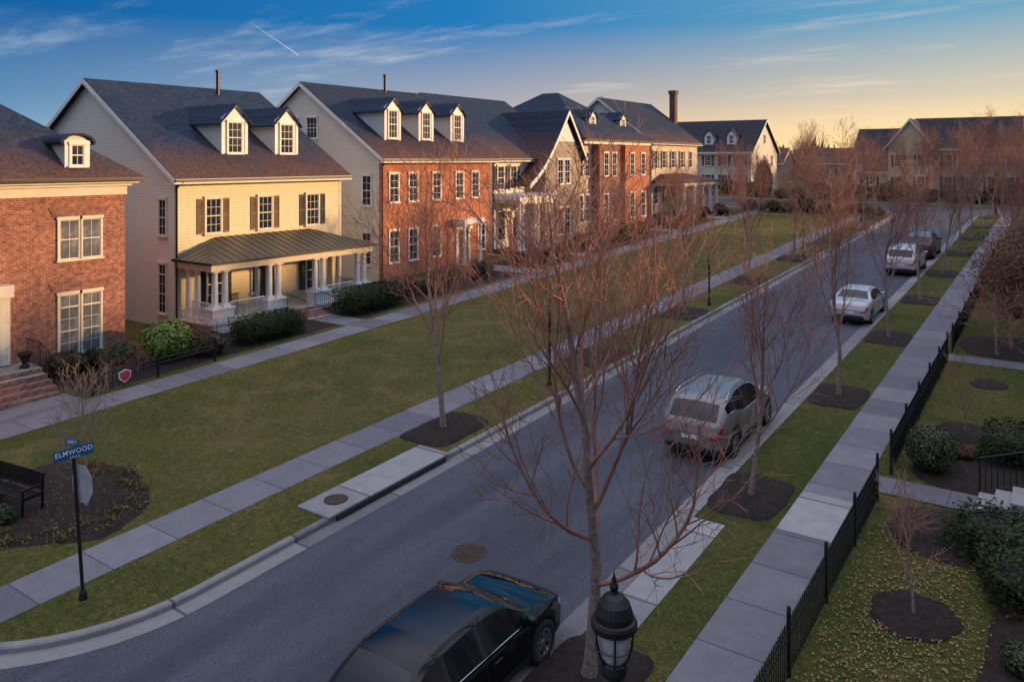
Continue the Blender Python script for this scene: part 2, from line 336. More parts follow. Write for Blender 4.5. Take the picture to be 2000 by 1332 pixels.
# ---------------------------------------------------------------- windows & houses
wcache={}
def win_mesh(w,h,cols,rows,tr,trim):
    key=(round(w,2),round(h,2),cols,rows,tr,trim)
    if key in wcache: return wcache[key]
    f=.08; mb=MB()
    mb.box(-w/2-f,-w/2,-.07,.0,0,h); mb.box(w/2,w/2+f,-.07,.0,0,h)
    mb.box(-w/2-f-.03,w/2+f+.03,-.10,.0,h,h+.12); mb.box(-w/2-f-.04,w/2+f+.04,-.13,.0,-.08,0)
    mb.box(-w/2,w/2,-.045,-.018,0,.05); mb.box(-w/2,w/2,-.045,-.018,h-.045,h)
    mb.box(-w/2,-w/2+.04,-.044,-.018,.05,h-.045); mb.box(w/2-.04,w/2,-.044,-.018,.05,h-.045)
    hs=[0,h]
    if tr: hs=[0,h-.5,h]; mb.box(-w/2+.04,w/2-.04,-.065,-.018,h-.53,h-.47)
    hm=hs[1]; mb.box(-w/2+.04,w/2-.04,-.043,-.018,hm/2-.025,hm/2+.025)
    for i in range(1,cols): x=-w/2+w*i/cols; mb.box(x-.010,x+.010,-.036,-.018,.05,h-.045)
    for i in range(1,rows):
        if rows%2==0 and i==rows//2: continue
        z=hm*i/rows; mb.box(-w/2+.04,w/2-.04,-.034,-.018,z-.010,z+.010)
    me=mb.mesh('window',M[trim]); g=MB(); g.poly([(-w/2,-.016,0),(w/2,-.016,0),(w/2,-.016,h),(-w/2,-.016,h)])
    gm={}
    for gn in ('glass','glass_blind'):
        gm[gn]=g.mesh('glass',M[gn])
    wcache[key]=(me,gm); return wcache[key]
scache={}
def shutter_mesh(w,h,mat):
    k=(round(w,2),round(h,2),mat)
    if k in scache: return scache[k]
    mb=MB(); mb.box(-w/2,-w/2+.05,-.05,0,0,h); mb.box(w/2-.05,w/2,-.05,0,0,h)
    for a in (0,h/2-.04,h-.08): mb.box(-w/2+.05,w/2-.05,-.05,0,a,a+.08)
    z=.1
    while z<h-.1:
        mb.poly([(-w/2+.05,-.045,z),(w/2-.05,-.045,z),(w/2-.05,-.015,z+.05),(-w/2+.05,-.015,z+.05)]); z+=.055
    mb.box(-w/2+.05,w/2-.05,-.012,0,.08,h-.08)
    scache[k]=mb.mesh('shutter',M[mat]); return scache[k]
ROT={'X':pi/2,'Y':0.0,'W':-pi/2}
def win(T,face,plane,c,z0,z1,w=.9,cols=3,rows=4,tr=False,trim='trim',glass='glass',sh=None,shw=.38,parent=None,flat=False):
    me,gm=win_mesh(w,z1-z0,cols,rows,tr,trim)
    P=(c,plane,z0) if face=='Y' else (plane,c,z0)
    loc=Vector(P)-T.loc; par=parent or T.o
    o=put('window',me,par,loc,(0,0,ROT[face]))
    if flat: put('glass',gm[glass],par,loc,(0,0,ROT[face]))
    else: put('glass',gm[glass],o)
    if sh:
        sm=shutter_mesh(shw,z1-z0,sh)
        for sg in (-1,1): put('shutter',sm,o,(sg*(w/2+.11+shw/2),0,0))
    return o
def gable_roof(T,xf,xb,y0,y1,ze,xr,zr,mat,oh=.55,ohy=.35,trim='trim',th=.16):
    s=(zr-ze)/(xf-xr); s2=(zr-ze)/(xr-xb); z0=ze-s*oh+.12; zr_=zr+.12; z1=ze-s2*oh+.12
    pts=[(xf+oh,y0-ohy,z0),(xr,y0-ohy,zr_),(xb-oh,y0-ohy,z1),(xb-oh,y0-ohy,z1-th),(xr,y0-ohy,zr_-th*1.2),(xf+oh,y0-ohy,z0-th)]
    r=MB().prism(pts,(0,y1-y0+2*ohy,0)).make(T,'roof',M[mat])
    b=MB()
    for yy in (y0-ohy-.035,y1+ohy):
        b.prism([(xf+oh,yy,z0-.03),(xr,yy,zr_-.03),(xb-oh,yy,z1-.03),(xb-oh,yy,z1-.26),(xr,yy,zr_-.30),(xf+oh,yy,z0-.26)],(0,.035,0))
    b.box(xf+oh-.02,xf+oh+.03,y0-ohy+.01,y1+ohy-.01,z0-th-.10,z0-.02)
    b.box(xf+.01,xf+oh-.025,y0-ohy+.01,y1+ohy-.01,z0-th-.09,z0-th-.04)
    b.make(T,'fascia',M[trim])
    g=MB(); g.box(xf+oh+.03,xf+oh+.13,y0-ohy,y1+ohy,z0-.15,z0-.04); g.cyl((xf+.08,y0+.06,z0-.3),(xf+.08,y0+.06,gz(y0)+.2),.045)
    g.cyl((xf+oh+.06,y0+.06,z0-.15),(xf+.08,y0+.06,z0-.45),.045); g.make(T,'gutter',M['black'])
    return r,s
def gable_body(T,xf,xb,y0,y1,zb,ze,xr,zr,fm,sm,corner=True):
    MB().box(xf-.15,xf,y0,y1,zb,ze).make(T,'wall',M[fm])
    MB().prism([(xf-.152,y0+.003,zb),(xf-.152,y0+.003,ze),(xr,y0+.003,zr),(xb,y0+.003,ze),(xb,y0+.003,zb)],(0,y1-y0-.006,0)).make(T,'side_wall',M[sm])
    if corner:
        c=MB(); c.box(xf-.14,xf+.025,y0-.025,y0+.12,zb,ze-.05); c.box(xf-.14,xf+.025,y1-.12,y1+.025,zb,ze-.05)
        c.box(xf,xf+.03,y0+.12,y1-.12,ze-.45,ze-.06); c.make(T,'corner_board',M['trim' if fm!='cream' else 'frieze'])
def hip_roof(T,x0,x1,y0,y1,ze,slope,mat,name='roof',fascia='trim',fh=.16):
    hx=(x1-x0)/2; hy=(y1-y0)/2; mb=MB()
    if hx<hy: R0=((x0+x1)/2,y0+hx); R1=((x0+x1)/2,y1-hx); zr=ze+hx*slope
    else: R0=(x0+hy,(y0+y1)/2); R1=(x1-hy,(y0+y1)/2); zr=ze+hy*slope
    a=[(x0,y0,ze),(x1,y0,ze),(x1,y1,ze),(x0,y1,ze)]; r0=(*R0,zr); r1=(*R1,zr)
    if hx<hy: fs=[(a[0],a[1],r0),(a[1],a[2],r1,r0),(a[2],a[3],r1),(a[3],a[0],r0,r1)]
    else: fs=[(a[0],a[1],r1,r0),(a[1],a[2],r1),(a[2],a[3],r0,r1),(a[3],a[0],r0)]
    for f in fs: mb.poly(f)
    mb.poly(a[::-1]); mb.make(T,name,M[mat])
    MB().box(x0+.02,x1-.02,y0+.02,y1-.02,ze-fh,ze-.004).make(T,'fascia',M[fascia])
    g=MB(); g.box(x1,x1+.1,y0,y1,ze-.12,ze-.01); g.box(x0,x1,y0-.1,y0,ze-.12,ze-.01); g.make(T,'gutter',M['black'])
    return zr
def dormer(T,xd,yc,w,zb,ze,zp,slope,wm,rm,wz=None,ww=.85,arch=False,cols=3,rows=4):
    L=(ze-zb)/slope+.3; L2=(zp-zb)/slope+.3
    d=MB(); d.prism([(xd,yc-w/2,zb-.1),(xd,yc+w/2,zb-.1),(xd,yc+w/2,ze),(xd,yc,zp-.08),(xd,yc-w/2,ze)] if not arch else
        [(xd,yc-w/2,zb-.1),(xd,yc+w/2,zb-.1)]+[(xd,yc+w/2*cos(a),ze+(zp-ze-.06)*sin(a)) for a in [pi*i/8 for i in range(9)]],(-L,0,0))
    body=d.make(T,'dormer',M[wm])
    t=MB(); cw=.16
    t.box(xd,xd+.035,yc-w/2-.02,yc-w/2+cw,zb-.02,ze); t.box(xd,xd+.035,yc+w/2-cw,yc+w/2+.02,zb-.02,ze)
    t.box(xd,xd+.05,yc-w/2-.04,yc+w/2+.04,ze-.02,ze+.13); t.box(xd,xd+.06,yc-w/2-.03,yc+w/2+.03,zb-.06,zb+.08)
    if not arch:
        t.prism([(xd,yc-w/2,ze+.13),(xd,yc+w/2,ze+.13),(xd,yc,zp-.08)],(.03,0,0))
        hw=w/2+.2; s=(zp-ze)/(w/2+.01)
        for sg in (-1,1):
            t.prism([(xd+.12,yc+sg*hw,ze-.04*s-.12),(xd+.12,yc,zp-.14+.04),(xd+.12,yc,zp+.02),(xd+.12,yc+sg*hw,ze-.2*s+.04)],(.05,0,0))
    put('trim',t.mesh('trim',M['trim'],T.loc),body)
    r=MB()
    if not arch:
        hw=w/2+.22; zz=ze-(zp-ze)/(w/2)*.22+.05
        r.prism([(xd+.2,yc-hw,zz),(xd+.2,yc,zp+.05),(xd+.2,yc+hw,zz),(xd+.2,yc+hw,zz-.08),(xd+.2,yc,zp-.05),(xd+.2,yc-hw,zz-.08)],(-L2-.2,0,0))
    else:
        up=[(xd+.15,yc+(w/2+.22)*cos(a),ze+.02+(zp-ze)*sin(a)) for a in [pi*i/10 for i in range(11)]]
        dn=[(x,yc+(y-yc)*.9,z-.08) for x,y,z in up[::-1]]
        r.prism(up+dn,(-L2,0,0))
    put('roof',r.mesh('roof',M[rm],T.loc),body)
    z0,z1=wz or (zb+.2,ze-.1)
    win(T,'X',xd+.005,yc,z0,z1,ww,cols,rows,parent=body,flat=True)
def door(T,face,plane,c,z0,w=1.0,h=2.15,mat='shutter_dark',surround=True,trim='trim'):
    d=MB(); d.box(plane,plane+.05,c-w/2,c+w/2,z0,z0+h)
    for a in (.25,1.2):
        for sg in (-1,1): d.box(plane+.05,plane+.065,c+sg*w*.25-.16,c+sg*w*.25+.16,z0+a,z0+a+.7)
    o=d.make(T,'door',M[mat])
    put('handle',MB().box(plane+.05,plane+.10,c+w*.4-.02,c+w*.4+.02,z0+1,z0+1.12).mesh('handle',M['chrome'],T.loc),o)
    s=MB(); s.box(plane,plane+.12,c-w/2-.25,c-w/2,z0,z0+h+.1); s.box(plane,plane+.12,c+w/2,c+w/2+.25,z0,z0+h+.1)
    s.box(plane,plane+.22,c-w/2-.35,c+w/2+.35,z0+h+.1,z0+h+.5); s.box(plane,plane+.3,c-w/2-.42,c+w/2+.42,z0+h+.5,z0+h+.6)
    s.make(T,'door_surround',M[trim])
def column(T,x,y,z0,z1,r=.14,mat='trim'):
    m=MB(); h=z1-z0
    m.box(x-r*1.25,x+r*1.25,y-r*1.25,y+r*1.25,z0,z0+.1); m.box(x-r*1.25,x+r*1.25,y-r*1.25,y+r*1.25,z1-.1,z1)
    m.lathe(x,y,[(r*1.15,z0+.1),(r*1.05,z0+.16),(r,z0+.2),(r*.98,z0+h*.4),(r*.85,z1-.22),(r*.9,z1-.18),(r*1.1,z1-.1)],14); return m.make(T,'column',M[mat])
def railing(T,p0,p1,h=.85,mat='trim',sp=.12,t=.035,name='railing',z_off=.08):
    m=MB(); p0=Vector(p0); p1=Vector(p1); L=(p1-p0).length; n=max(2,int(L/sp)); up=Vector((0,0,1))
    for zz in (z_off,h): m.tube([p0+up*zz,p1+up*zz],[t,t],4)
    for i in range(n+1):
        q=p0.lerp(p1,i/n); m.tube([q+up*(z_off if 0<i<n else 0),q+up*h],[t*.5 if 0<i<n else t]*2,4)
    return m.make(T,name,M[mat])
def steps(T,x0,x1,y0,y1,z0,z1,n,mat='brickstep'):
    m=MB()
    for i in range(n):
        xa=x0; xb=x1-(x1-x0)*i/n; m.box(xa,xb-.002*i,y0+.002*i,y1-.002*i,z0+(z1-z0)*i/n-(.3 if i==0 else 0),z0+(z1-z0)*(i+1)/n)
    m.make(T,'steps',M[mat],bevel=.012)
T=Thing('brick_house','red brick house with white cornice and dark hip roof','house',-32.9,18.3)
x=-32.9
MB().box(-45,x,4,18.3,.2,7.73).make(T,'wall',M['brick'])
b=MB(); b.box(-45.05,x+.06,3.95,18.36,7.73,8.1); b.box(-45.2,x+.2,3.8,18.5,8.1,8.22); b.box(-45.4,x+.4,3.6,18.7,8.22,8.3); b.make(T,'cornice',M['frieze'])
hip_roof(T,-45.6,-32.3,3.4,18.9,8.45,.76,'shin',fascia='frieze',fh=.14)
for (z0,z1,tr,rows,gl) in ((5.2,6.8,False,2,'glass_blind'),(1.38,3.8,True,4,'glass_blind')):
    for c in (15.98,16.86): win(T,'X',x,c,z0,z1,.76,2,rows,tr,glass=gl,trim='frieze')
    for c in (8.6,9.5): win(T,'X',x,c,z0,z1,.76,2,rows,tr,glass=gl,trim='frieze')
    m=MB(); m.prism([(x,15.35,z1+.14),(x,17.49,z1+.14),(x,17.65,z1+.5),(x,15.2,z1+.5)],(.03,0,0)); m.make(T,'lintel',M['brick3'])
b=MB(); b.box(x,x+.05,14.2,18.34,1.0,1.18); b.box(-45,x+.05,18.3,18.34,1.0,1.18); b.make(T,'plinth',M['brick3'])
door(T,'X',x,12.75,1.5,1.1,2.3,trim='frieze')
m=MB(); m.box(x+.0,x+.5,11.8,13.75,4.05,4.5); m.box(x+.01,x+.3,13.35,13.7,1.5,4.05); m.box(x+.01,x+.3,11.8,12.05,1.5,4.05); m.make(T,'portico',M['frieze'])
steps(T,-31.7,-29.9,11.4,14.3,gz(13)+.12,1.45,5); MB().box(x,-31.7,11.4,14.3,.2,1.45).make(T,'landing',M['brickstep'])
railing(T,(-32.7,14.35,1.45),(-31.7,14.35,1.45),.9,'black',.13,.02); railing(T,(-31.7,14.35,1.45),(-29.9,14.35,.75),.9,'black',.13,.02)
dormer(T,-32.9,16.3,.95,8.75,9.85,10.25,.76,'frieze','shin',wz=(8.95,9.8),ww=.5,arch=True,cols=2,rows=2)
T=Thing('planter','black urn planter on brick landing','planter',-31.9,13.9,1.45)
MB().lathe(0,0,[(.18,0),(.16,.08),(.09,.15),(.1,.22),(.24,.5),(.27,.56),(.22,.56),(.05,.5)],14).make(T,'urn',M['black'],world=False,smooth=True)
T=Thing('cream_house','cream clapboard house with olive shutters and wide porch','house',-35.3,22.1)
x=-35.3; gable_body(T,x,-51.3,22.1,32.75,.4,8.5,-43.3,13.45,'cream','grey_s')
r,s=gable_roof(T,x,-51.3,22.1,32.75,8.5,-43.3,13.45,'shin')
for c in (24.2,27.35,30.6): win(T,'X',x,c,5.5,7.25,.86,3,4,sh='shutter' if c<30 else 'shutter_dark',trim='frieze')
for z0,z1 in ((5.5,7.25),(1.7,4.1)): win(T,'Y',22.1,-36.3,z0,z1,.6,2,4,tr=z1-z0>2,trim='frieze')
for c in (24.3,30.6): win(T,'X',x,c,1.9,4.0,.9,2,4,sh='shutter_dark')
door(T,'X',x,27.4,1.5,1.0,2.2)
for c in (28.15,26.65): win(T,'X',x,c,2.2,3.7,.28,1,3)
for c in (26.5,29.95): dormer(T,-36.75,c,1.6,9.35,11.3,12.15,s,'grey_s','shin',wz=(9.55,11.2),ww=.86)
m=MB(); m.cyl((-42.7,29.6,13.0),(-42.7,29.6,14.5),.11,10); m.cyl((-42.7,29.6,14.5),(-42.7,29.6,14.65),.15,10); m.make(T,'vent_pipe',M['black'])
fz=1.55
MB().box(x,-32.65,22.2,32.5,.5,fz-.06).make(T,'porch_base',M['brickstep']); MB().box(x,-32.55,22.1,32.6,fz-.06,fz).make(T,'porch_floor',M['frieze'])
def porch_roof(T,xw,xe,y0,y1,ze,zt,mat,ins,mt='trim',name='porch_roof'):
    m=MB(); a=(xw,y0,ze);b_=(xe,y0,ze);c=(xe,y1,ze);d=(xw,y1,ze);e=(xw,y0+ins,zt);f=(xw,y1-ins,zt)
    for p in ((a,b_,e),(b_,c,f,e),(c,d,f)): m.poly(p)
    m.poly((d,c,b_,a))
    if mat=='porchmetal':
        yy=y0+.35
        while yy<y1-.2:
            t=min(1,(yy-y0)/ins,(y1-yy)/ins); m.tube([Vector((xe,yy,ze+.01)),Vector((xe+(xw-xe)*t,yy,ze+(zt-ze)*t+.01))],[.022,.022],4); yy+=.46
        for k in range(1,6):
            t=k/6; m.tube([Vector((xe+(xw-xe)*t,y0,ze+.01)),Vector((xe+(xw-xe)*t,y0+ins*t,ze+(zt-ze)*t+.01))],[.022,.022],4)
    m.make(T,name,M[mat])
    k=MB(); k.box(xe-.45,xe-.15,y0+.15,y1-.15,ze-.42,ze-.06); k.box(xw,xe-.45,y0+.15,y0+.42,ze-.42,ze-.06); k.box(xw,xe-.45,y1-.42,y1-.15,ze-.42,ze-.06)
    k.box(xw,xe-.02,y0+.02,y1-.02,ze-.06,ze-.005); k.make(T,'porch_beam',M[mt])
    g=MB(); g.box(xe,xe+.09,y0,y1,ze-.1,ze+.01); g.box(xw,xe,y0-.09,y0,ze-.1,ze+.01); g.make(T,'gutter',M['black'])
porch_roof(T,x,-32.3,22.0,32.7,4.42,5.3,'porchmetal',2.3,'frieze')
for (ya,yb) in ((22.6,23.15),(25.7,26.25),(28.65,29.2),(31.7,32.2)):
    for yy in (ya,yb): column(T,-32.85,yy,2.25,4.0,.155)
    p=MB(); p.box(-33.14,-32.56,ya-.3,yb+.3,.6,2.15); p.box(-33.2,-32.5,ya-.36,yb+.36,2.15,2.25); p.box(-33.19,-32.51,ya-.35,yb+.35,1.45,1.6); p.make(T,'pedestal',M['trim'],bevel=.01)
column(T,-34.9,22.6,fz,4.0,.15); column(T,-34.95,32.2,fz,4.0,.15); column(T,-34.2,22.6,fz,4.0,.15)
railing(T,(-32.85,23.45,fz),(-32.85,25.4,fz)); railing(T,(-32.85,29.5,fz),(-32.85,31.4,fz)); railing(T,(-33.2,22.6,fz),(-34.6,22.6,fz)); railing(T,(-33.2,32.2,fz),(-34.8,32.2,fz))
steps(T,-32.6,-30.9,26.6,28.3,gz(27)+.12,fz-.05,5); railing(T,(-32.5,26.55,fz),(-31.0,26.55,gz(27)+.2),.85,'black',.14,.02); railing(T,(-32.5,28.35,fz),(-31.0,28.35,gz(27)+.2),.85,'black',.14,.02)
T=Thing('porch_chair','dark metal chair on the porch','chair',-33.9,24.6,fz)
m=MB(); m.box(-.25,.25,-.25,.25,.40,.44); m.make(T,'seat',M['black'],world=False)
m=MB()
for k in range(5): m.box(-.27,-.24,-.24+k*.11,-.20+k*.11,.44,.95)
m.box(-.28,-.23,-.25,.25,.93,.98); m.make(T,'backrest',M['black'],world=False)
for sx in (-.22,.22):
    for sy in (-.22,.22): MB().cyl((sx,sy,0),(sx,sy,.4),.018,6).make(T,'leg',M['black'],world=False)
T=Thing('brick_house','orange brick front house with three white dormers','house',-35,35.8)
x=-35.0; gable_body(T,x,-49.4,35.8,47.2,.8,9.5,-42.2,14.3,'brick2','white_s',corner=False)
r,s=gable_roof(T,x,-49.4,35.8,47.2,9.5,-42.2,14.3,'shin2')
MB().box(x,x+.04,35.8,47.2,8.95,9.35).make(T,'frieze',M['trim'])
for c in (36.95,38.75,41.1,43.55,45.35): win(T,'X',x,c,6.5,8.3,.8,2,4)
for c in (36.95,38.75,41.1): win(T,'X',x,c,2.7,4.7,.8,2,4)
win(T,'X',x,46.1,2.7,4.7,.8,2,4)
door(T,'X',x,43.9,1.9,1.1,2.3); m=MB(); m.box(x,x+1.1,42.8,45.0,4.7,5.1); m.make(T,'portico',M['trim']); column(T,x+.9,43.0,1.9,4.7,.13); column(T,x+.9,44.8,1.9,4.7,.13)
steps(T,x+.0,x+2.0,43.0,44.8,gz(44)+.1,1.9,3)
win(T,'Y',35.8,-36.2,6.3,8.2,.75,2,4); win(T,'Y',35.8,-41.3,10.6,12.0,1.0,3,3); win(T,'Y',35.8,-43.1,10.6,12.0,1.0,3,3); win(T,'Y',35.8,-36.2,2.6,4.6,.75,2,4)
for c in (38.2,41.5,44.9): dormer(T,-36.3,c,1.5,10.35,12.5,13.25,s,'white_s','shin',wz=(10.6,12.4),ww=.78)
m=MB(); m.cyl((-42.0,43.4,13.9),(-42.0,43.4,15.4),.11,10); m.cyl((-42,43.4,15.4),(-42,43.4,15.55),.15,10); m.make(T,'vent_pipe',M['black'])
T=Thing('stone_gable_house','white siding house with swept stone gable and white pergola','house',-35.8,48.6)
x=-35.8; gable_body(T,x,-50,48.5,60,1.2,9.55,-43,14.5,'white_s','white_s')
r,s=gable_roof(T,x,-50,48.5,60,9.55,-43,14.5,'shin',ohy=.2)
for c in (49.6,51.3): win(T,'X',x,c,6.9,8.7,.8,2,4,sh='shutter_dark',shw=.34)
xs=-34.5
prof=[(xs,53.9,1.5),(xs,53.9,8.9),(xs,55.2,10.6),(xs,57.1,12.8),(xs,59.5,9.8),(xs,59.5,1.5)]
MB().prism(prof,(-4.2,0,0)).make(T,'gable_wall',M['stone'])
cur=[(51.2,7.3),(52.2,7.9),(53.3,8.75),(54.5,10.0),(55.8,11.6),(57.1,13.3),(58.5,11.5),(60.1,9.3)]
up=[(xs+.35,y,z) for y,z in cur]; dn=[(xs+.35,y,z-.22) for y,z in cur[::-1]]
MB().prism(up+dn,(-8,0,0)).make(T,'gable_roof',M['shin2'])
m=MB()
for i in range(len(cur)-1): m.prism([(xs+.36,cur[i][0],cur[i][1]),(xs+.36,cur[i+1][0],cur[i+1][1]),(xs+.36,cur[i+1][0],cur[i+1][1]-.35),(xs+.36,cur[i][0],cur[i][1]-.35)],(.05,0,0))
m.make(T,'barge_board',M['trim'])
MB().prism([(xs,55.5,10.7),(xs,58.6,10.7),(xs,57.1,12.6)],(.04,0,0)).make(T,'gable_panel',M['trim'])
for c in (56.2,57.3): win(T,'X',xs,c,7.2,9.2,.8,2,4); win(T,'X',xs,c,3.0,5.2,.85,2,4)
m=MB(); m.box(x,-33.3,48.6,53.6,6.15,6.4)
for i in range(14): m.box(x,-33.0,48.7+i*.37,48.8+i*.37,6.4,6.6)
m.box(x,-33.4,48.8,53.4,5.9,6.14); m.make(T,'pergola',M['trim'])
for yy in (48.9,49.4,51.0,51.5,53.0,53.4): column(T,-33.6,yy,2.4,5.9,.15)
MB().box(x,-33.2,48.6,53.6,1.5,2.4).make(T,'porch_base',M['brickstep'])
win(T,'X',x,49.7,3.0,5.2,.9,2,4)
door(T,'X',x,51.6,2.4,1.0,2.2)
T=Thing('brick_bay_house','brick townhouse with hip roof and projecting bays','house',-35,60.6)
x=-35.0
MB().box(-50,x-.6,60.6,74,1.6,10.85).make(T,'wall',M['tan_s'])
MB().box(x-.6,x+.2,63.5,67.5,1.8,10.6).make(T,'bay',M['brick3']); MB().box(x-.6,x+.2,68.6,73.9,1.8,10.6).make(T,'bay',M['brick2'])
MB().box(x-.6,x+.3,60.6,74.1,10.6,10.9).make(T,'cornice',M['trim'])
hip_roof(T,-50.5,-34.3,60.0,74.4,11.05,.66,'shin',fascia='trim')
for c,pl_ in ((61.4,x-.6),(62.6,x-.6),(64.7,x+.2),(66.3,x+.2),(70,x+.2),(72.4,x+.2)):
    win(T,'X',pl_,c,7.7,9.8,.8,2,4); win(T,'X',pl_,c,3.6,6.0,.85,2,4)
for c in (65.4,71.6): dormer(T,-36.6,c,1.2,12.2,13.3,13.9,.66,'white_s','shin',ww=.6)
win(T,'Y',60.6,-36.3,7.7,9.8,.8,2,4)
T=Thing('chimney_house','tan siding house with tall brick chimney and deep porch','house',-35,74.9)
x=-35.2; gable_body(T,x,-47,74.9,87.4,2,11.3,-41.1,15.7,'tan_s','white_s')
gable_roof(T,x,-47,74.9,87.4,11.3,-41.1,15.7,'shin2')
for c in (76.2,78.3,80.6,83,85.4): win(T,'X',x,c,8.3,10.1,.85,2,4,sh='shutter_dark' if c<84 else None,shw=.3); win(T,'X',x,c,4.6,6.7,.9,2,4)
MB().box(-38.6,-37.9,87.42,88.15,2,16.9).make(T,'chimney',M['chim']); MB().box(-38.7,-37.8,87.32,88.25,16.9,17.3).make(T,'chimney_cap',M['chim'])
porch_roof(T,x,-31.6,75.4,85.4,6.95,7.7,'shin2',2.0)
MB().box(x,-31.9,75.6,85.2,2.5,3.6).make(T,'porch_base',M['brickstep'])
for yy in (76,78.5,81,83,84.9): column(T,-32.0,yy,3.6,6.5,.22)
def house_y(label,x0,x1,y0,depth,ze,zr,wm,rm,zb=4.2,dorm=(),wins=(),sh='shutter_dark',rows2=((5.3,7.0),(8.3,9.8)),name='house'):
    T=Thing(name,label,'house',(x0+x1)/2,y0)
    yr=y0+depth/2; y1=y0+depth
    MB().prism([(x0,y0,zb-.6),(x0,y0,ze),(x0,yr,zr),(x0,y1,ze),(x0,y1,zb-.6)],(x1-x0,0,0)).make(T,'wall',M[wm])
    s=(zr-ze)/(depth/2); o=.5
    MB().prism([(x0-.4,y0-o,ze-s*o+.1),(x0-.4,yr,zr+.12),(x0-.4,y1+o,ze-s*o+.1),(x0-.4,y1+o,ze-s*o-.06),(x0-.4,yr,zr-.08),(x0-.4,y0-o,ze-s*o-.06)],(x1-x0+.8,0,0)).make(T,'roof',M[rm])
    t=MB()
    for xx in (x0-.44,x1+.4): t.prism([(xx,y0-o,ze-s*o+.06),(xx,yr,zr+.08),(xx,y1+o,ze-s*o+.06),(xx,y1+o,ze-s*o-.2),(xx,yr,zr-.2),(xx,y0-o,ze-s*o-.2)],(.04,0,0))
    t.box(x0-.4,x1+.4,y0-o-.05,y0-o,ze-s*o-.2,ze-s*o+.05); t.make(T,'fascia',M['trim'])
    for c in wins:
        for z0,z1 in rows2: win(T,'Y',y0,c,z0,z1,.9,2,4,sh=sh,shw=.35)
    for c in dorm:
        d=MB(); zb2=ze+.7; d.prism([(c-.65,y0+.9,zb2),(c+.65,y0+.9,zb2),(c+.65,y0+.9,zb2+1.5),(c,y0+.9,zb2+2.2),(c-.65,y0+.9,zb2+1.5)],(0,3.5,0)); b=d.make(T,'dormer',M['trim'])
        rr=MB().prism([(c-.85,y0+.7,zb2+1.4),(c,y0+.7,zb2+2.35),(c+.85,y0+.7,zb2+1.4),(c+.85,y0+.7,zb2+1.3),(c,y0+.7,zb2+2.22),(c-.85,y0+.7,zb2+1.3)],(0,4,0))
        put('roof',rr.mesh('roof',M[rm],T.loc),b)
        win(T,'Y',y0+.89,c,zb2+.2,zb2+1.4,.6,2,3,parent=b,flat=True)
    return T
T=house_y('white three storey house with black shutters and two dormers',-52,-37,112,12,10.6,15.0,'white_s','shinf',dorm=(-43.6,-40.2),wins=(-46,-43.4,-40.9,-38.5))
for z0,z1 in ((5.4,7.2),(8.2,9.8),(11.6,12.8)):
    win(T,'X',-37,118,z0,z1,.8,2,3)
    if z0<10: win(T,'X',-37,114.5,z0,z1,.8,2,3); win(T,'X',-37,121.5,z0,z1,.8,2,3)
house_y('pale cream house with dark shingle roof',-31,-20.5,150,10,10.8,14.6,'white_s','shinf',wins=(-29.5,-26.5,-23.5,-21.5))
T=house_y('small house with low pale gable and dark roof',-26,-20,133,9,7.6,10.8,'white_s','shinf',wins=(-25,-22),rows2=((5.4,6.6),))
T=house_y('wide cream house with rows of shuttered windows',-17,-5.2,116,11,10.9,14.7,'cream','shinf',wins=(-12.8,-10.4,-8,-6))
MB().prism([(-19.5,113.5,3.6),(-14.2,113.5,3.6),(-14.2,113.5,11.0),(-16.85,113.5,14.3),(-19.5,113.5,11.0)],(0,8,0)).make(T,'gable_wing',M['cream'])
MB().prism([(-19.9,113.1,10.65),(-16.85,113.1,14.5),(-13.8,113.1,10.65),(-13.8,113.1,10.5),(-16.85,113.1,14.3),(-19.9,113.1,10.5)],(0,9,0)).make(T,'gable_wing_roof',M['shinf'])
m=MB(); m.prism([(-19.95,113.05,10.6),(-16.85,113.05,14.45),(-13.75,113.05,10.6),(-13.75,113.05,10.35),(-16.85,113.05,14.15),(-19.95,113.05,10.35)],(0,.045,0)); m.make(T,'barge_board',M['trim'])
for c in (-18.2,-15.6):
    for z0,z1 in ((5.3,7.0),(8.3,9.8)): win(T,'Y',113.5,c,z0,z1,.9,2,4,sh='shutter_dark',shw=.3)
house_y('cream house with dark roof behind bare trees',-3.6,12,113,12,11.2,15.4,'cream','shinf',wins=(-2,0.5,3,6,9))
for i,(xx,yy) in enumerate(((-66,185),(-52,192),(-84,190))):
    house_y('distant house with brown roof',xx,xx+12,yy,10,8.6,11.8,'stone','shin2',wins=(xx+2,xx+5.5,xx+9),rows2=((5.4,7.2),))
for i,y0 in enumerate((-14,1.5,17,31.5,46.5,61,76)):
    y1=y0+11.3; x0=3.2; g0=gz(y0); ze=g0+5.7+(i%3)*.3; zr=ze+2.7
    T=Thing('row_house','plain two storey row house behind fenced yard','house',x0,y0,group='row houses behind the fenced yards')
    wm=('cream','brick2','white_s','brick3','tan_s')[i%5]
    MB().prism([(x0,y0,g0-.6),(x0,y0,ze),(x0+5,y0,zr),(x0+10,y0,ze),(x0+10,y0,g0-.6)],(0,y1-y0,0)).make(T,'wall',M[wm])
    MB().prism([(x0-.5,y0-.3,ze-.25),(x0+5,y0-.3,zr+.14),(x0+10.5,y0-.3,ze-.25),(x0+10.5,y0-.3,ze-.4),(x0+5,y0-.3,zr-.05),(x0-.5,y0-.3,ze-.4)],(0,y1-y0+.6,0)).make(T,'roof',M['shin'])
    for c in (1.6,4,7.3,9.7):
        for z0 in (1.2,3.9): win(T,'W',x0,y0+c,g0+z0,g0+z0+1.5,.85,2,4,sh='shutter_dark',shw=.3)
    MB().box(x0-.06,x0,y0+5.1,y0+6.1,g0+.9,g0+3.1).make(T,'door',M['shutter_dark'])
